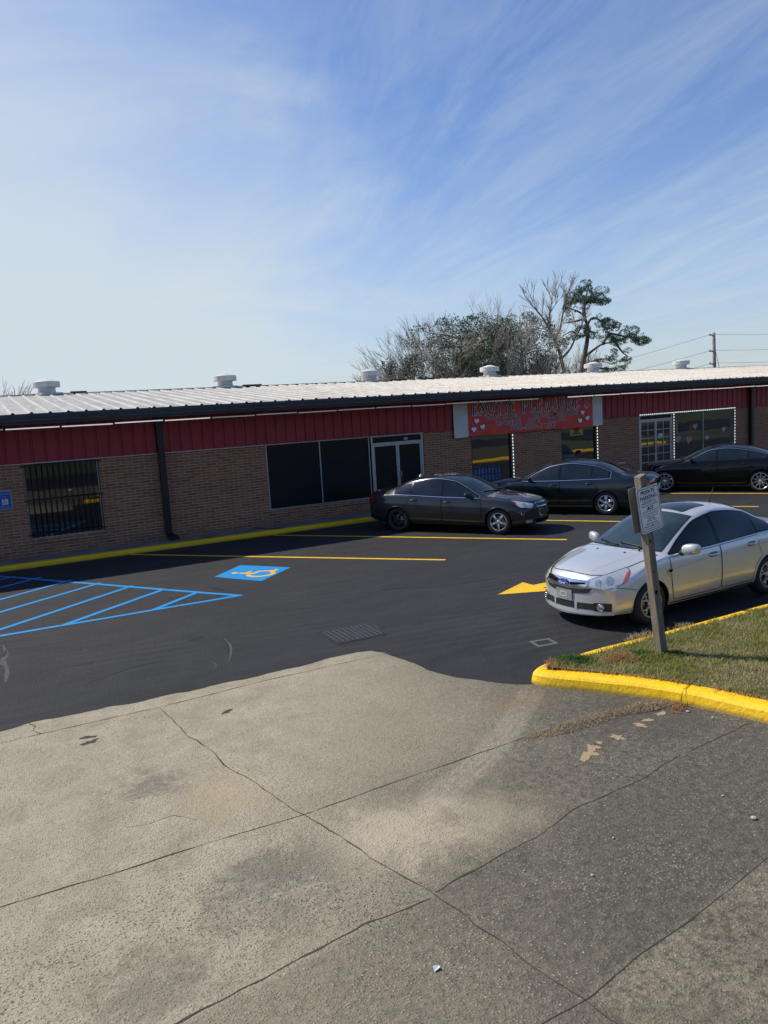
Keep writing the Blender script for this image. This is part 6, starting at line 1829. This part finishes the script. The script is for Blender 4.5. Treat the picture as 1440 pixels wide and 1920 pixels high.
# forked leafless tree left of the pine
ft = empty('bare_tree', (53.6, 59.6, 0), 0, 'tall forked leafless tree with arching dark limbs just left of the pine', 'tree', 'leafless trees behind the building')
m = MB(); tw = MB(); q = random.Random(77)
def lr(l): return smooth_line([Vector((a-53.6, d, c)) for a, c, d in l], 4)
for l, r in (([(54.0,-.2,0), (53.7,4,0), (53.5,6,0), (53.0,7.9,0), (52.4,9.2,0), (51.6,10.4,0)], .27), ([(52.4,9.2,0), (53.2,10.0,.1), (53.7,11.4,.2), (54.0,12.6,.2)], .13), ([(51.6,10.4,0), (51.2,11.0,0), (50.2,12.1,.1)], .09), ([(53.2,7.2,0), (54.2,8.2,-.3), (55.0,9.6,-.4), (55.8,10.4,-.4)], .13), ([(51.7,10.2,0), (52.2,11.6,.3), (52.6,13.2,.3)], .08)):
    P_ = lr(l); m.tube(P_, [r*(1-.6*i/(len(P_)-1)) for i in range(len(P_))], 6)
    if len(l) < 6 or True:
        for k in range(5):
            i = q.randint(len(P_)//2, len(P_)-1); d = (P_[min(i+1, len(P_)-1)]-P_[i-1]).normalized()
            branch((m, tw), P_[i], (d+Vector((q.gauss(0,.5), q.gauss(0,.4), .4))).normalized(), q.uniform(1.0, 1.7), .05, 2 if r > .1 else 2, q, .16, .45, 2, 3, .02)
m.build('trunk', M['bark'], ft); tw.build('crown', M['twig'], ft)

# utility pole with lines
up_ = empty('utility_pole', (70.0, 55, 0), 0, 'weathered wooden utility pole behind the right end of the roof', 'utility pole')
m = MB(); m.tube([(0.15,0,-.2), (.05,0,5), (-.05,0,9.15)], [.2,.18,.15], 10); m.build('pole', M['bark_grey'], up_)
for z in (8.85, 7.2, 5.9):
    m = MB(); m.tube([(0,0,z), (-.62,0,z+.05)], .05, 6); ar = m.build('pole_bracket', M['black_iron'], up_)
    m = MB(); m.lathe([(.001,-.06), (.09,-.04), (.11,.05), (.06,.16), (.001,.2)], 10, M=Matrix.Translation((-.68,0,z+.06))); m.build('insulator', M['plate_grey'], ar)
M['wire'] = simple('wire', (.05,.05,.055), .6)
def wire(a, b, sag, label, r=.017):
    a = Vector(a); b = Vector(b); pts = []
    for i in range(17): t = i/16; p = a.lerp(b, t); p.z -= sag*4*t*(1-t); pts.append(p)
    m = MB(); m.tube(pts, r, 4, cap=False); o = m.build('overhead_wire', M['wire']); tag(o, label, 'wire', 'overhead wires at the utility pole')
wire((69.3,55,8.95), (40,62,3.8), .5, 'upper overhead wire running left from the pole behind the pine'); wire((69.3,55,7.3), (40,62,2.4), .3, 'middle overhead wire running left from the pole to the roof'); wire((69.3,55,6.0), (40,62,1), .3, 'lowest overhead wire left of the pole meeting the roof')
wire((69.3,55,8.98), (110,58,10.2), .4, 'top overhead wire running right from the pole'); wire((69.3,55,7.35), (110,58,8.2), .3, 'middle overhead wire running right from the pole'); wire((69.3,55,6.05), (110,58,6.6), .3, 'lowest overhead wire right of the pole')
m = MB(); m.tube([(70.05,55,7.7), (72.2,54.6,-.05)], .025, 4); tag(m.build('guy_wire', M['wire']), 'thin slanting guy wire right of the utility pole', 'wire')

# far wood across the street, one mass
bl = []; q = random.Random(5)
for i in range(150): x = -95+200*q.random(); bl.append((x, -40-12*q.random(), 2.5+3.5*q.random(), 3.0+2.4*q.random()))
o = leaf_cloud(bl, 20000, 1.3, M['far_wood'], 'far_wood', None, 9, 1.0)
tag(o, 'leafy wood across the street behind the viewer', 'wood', kind='stuff')

# ------------------------------------------------------------------ cars
silver_car(); graphite_car(); slate_car(); black_car()

# ------------------------------------------------------------------ sky, sun, camera
SUN = Vector((-.60, .70, 1.0)).normalized()
el = math.asin(SUN.z); az = math.atan2(SUN.x, SUN.y)       # from +Y toward +X
w = bpy.data.worlds.new('World'); scn.world = w; w.use_nodes = True
nt = w.node_tree; bg = nt.nodes['Background']
sk = nt.nodes.new('ShaderNodeTexSky'); sk.sky_type = 'NISHITA'; sk.sun_disc = False; sk.sun_elevation = el; sk.sun_rotation = az
sk.air_density = 1.15; sk.dust_density = .6; sk.ozone_density = 2.2; sk.altitude = 100
tc = nt.nodes.new('ShaderNodeTexCoord'); d = tc.outputs['Generated']
sp = nt.nodes.new('ShaderNodeSeparateXYZ'); nt.links.new(d, sp.inputs[0])
zz = math_n(nt, 'ADD', math_n(nt, 'MAXIMUM', sp.outputs[2], 0.0), .12)
cb = nt.nodes.new('ShaderNodeCombineXYZ'); nt.links.new(math_n(nt, 'DIVIDE', sp.outputs[0], zz), cb.inputs[0]); nt.links.new(math_n(nt, 'DIVIDE', sp.outputs[1], zz), cb.inputs[1])
cp = cb.outputs[0]
rot = mapping(nt, cp, (1,1,1), (0,0,R(11)))           # cirrus drawn out along one wind direction
s1 = noise_n(nt, mapping(nt, rot, (1.1,.24,1), (0,0,0), (3.1,.7,0)), 1.0, 9, .62, 1.2)
s2 = noise_n(nt, mapping(nt, rot, (3.6,.8,1), (0,0,0), (1.3,4.2,0)), 1.0, 9, .68, 1.6)
pt = noise_n(nt, mapping(nt, cp, (.6,.6,1), (0,0,0), (7.3,2.2,0)), 1.0, 6, .6, .8)
cl = math_n(nt, 'ADD', math_n(nt, 'MULTIPLY', s1, .55), math_n(nt, 'MULTIPLY', s2, .45))
cl = ramp(nt, cl, [(.40, 0.0), (.66, 1.0)])
def toward(azd, eld, a, b, wob=.25):
    A, E_ = R(azd), R(eld)
    h = nt.nodes.new('ShaderNodeVectorMath'); h.operation = 'DOT_PRODUCT'; nt.links.new(d, h.inputs[0])
    h.inputs[1].default_value = (math.sin(A)*math.cos(E_), math.cos(A)*math.cos(E_), math.sin(E_))
    v = math_n(nt, 'ADD', h.outputs['Value'], math_n(nt, 'MULTIPLY_ADD', pt, wob, -.5*wob))
    return smooth_mask(nt, v, math.cos(R(b)), math.cos(R(a)))
haze = toward(-4, 7, 10, 37, .20)                     # bright veil low on the sunward side
cirrus = math_n(nt, 'ADD', math_n(nt, 'MULTIPLY', toward(48, 20, 6, 34), .95), math_n(nt, 'ADD', math_n(nt, 'MULTIPLY', toward(36, 40, 3, 24), .4), .10), clamp=True)
low = smooth_mask(nt, sp.outputs[2], .34, -.03)
f = math_n(nt, 'ADD', math_n(nt, 'MULTIPLY', math_n(nt, 'MULTIPLY', cl, cirrus), .36), math_n(nt, 'ADD', math_n(nt, 'MULTIPLY', haze, math_n(nt, 'MULTIPLY_ADD', pt, .55, .50)), math_n(nt, 'MULTIPLY', low, .38)), clamp=True)
WHITE = (6.5, 7.35, 8.0)
tint = mixc(nt, 1.0, sk.outputs[0], (.95,1.08,1.40), 'MULTIPLY')
nt.links.new(mixc(nt, f, tint, WHITE), bg.inputs['Color'])
bg.inputs['Strength'].default_value = .098
sl = bpy.data.lights.new('sun', 'SUN'); sl.energy = 5.0; sl.angle = R(.53); sl.color = (1, .925, .79)
so = bpy.data.objects.new('sun', sl); COL.objects.link(so); so.rotation_euler = SUN.to_track_quat('Z', 'Y').to_euler()

cam = bpy.data.cameras.new('camera'); co = bpy.data.objects.new('camera', cam); COL.objects.link(co); scn.camera = co
ya, pi_, ro = R(28.363), R(7.5653), R(-3.4385)
fw = Vector((math.sin(ya)*math.cos(pi_), math.cos(ya)*math.cos(pi_), -math.sin(pi_)))
r0 = Vector((math.cos(ya), -math.sin(ya), 0)); u0 = r0.cross(fw)
rv = r0*math.cos(ro)+u0*math.sin(ro); uv = -r0*math.sin(ro)+u0*math.cos(ro)
mw = Matrix((( rv.x, uv.x, -fw.x, 0), (rv.y, uv.y, -fw.y, 0), (rv.z, uv.z, -fw.z, 3.25), (0,0,0,1)))
co.matrix_world = mw
cam.sensor_fit = 'VERTICAL'; cam.sensor_height = 24; cam.lens = 24*1442/1920; cam.clip_start = .05; cam.clip_end = 3000
scn.view_settings.view_transform = 'Standard'; scn.view_settings.look = 'None'; scn.view_settings.exposure = 0; scn.view_settings.gamma = 1
scn.cycles.use_denoising = True; scn.cycles.max_bounces = 6
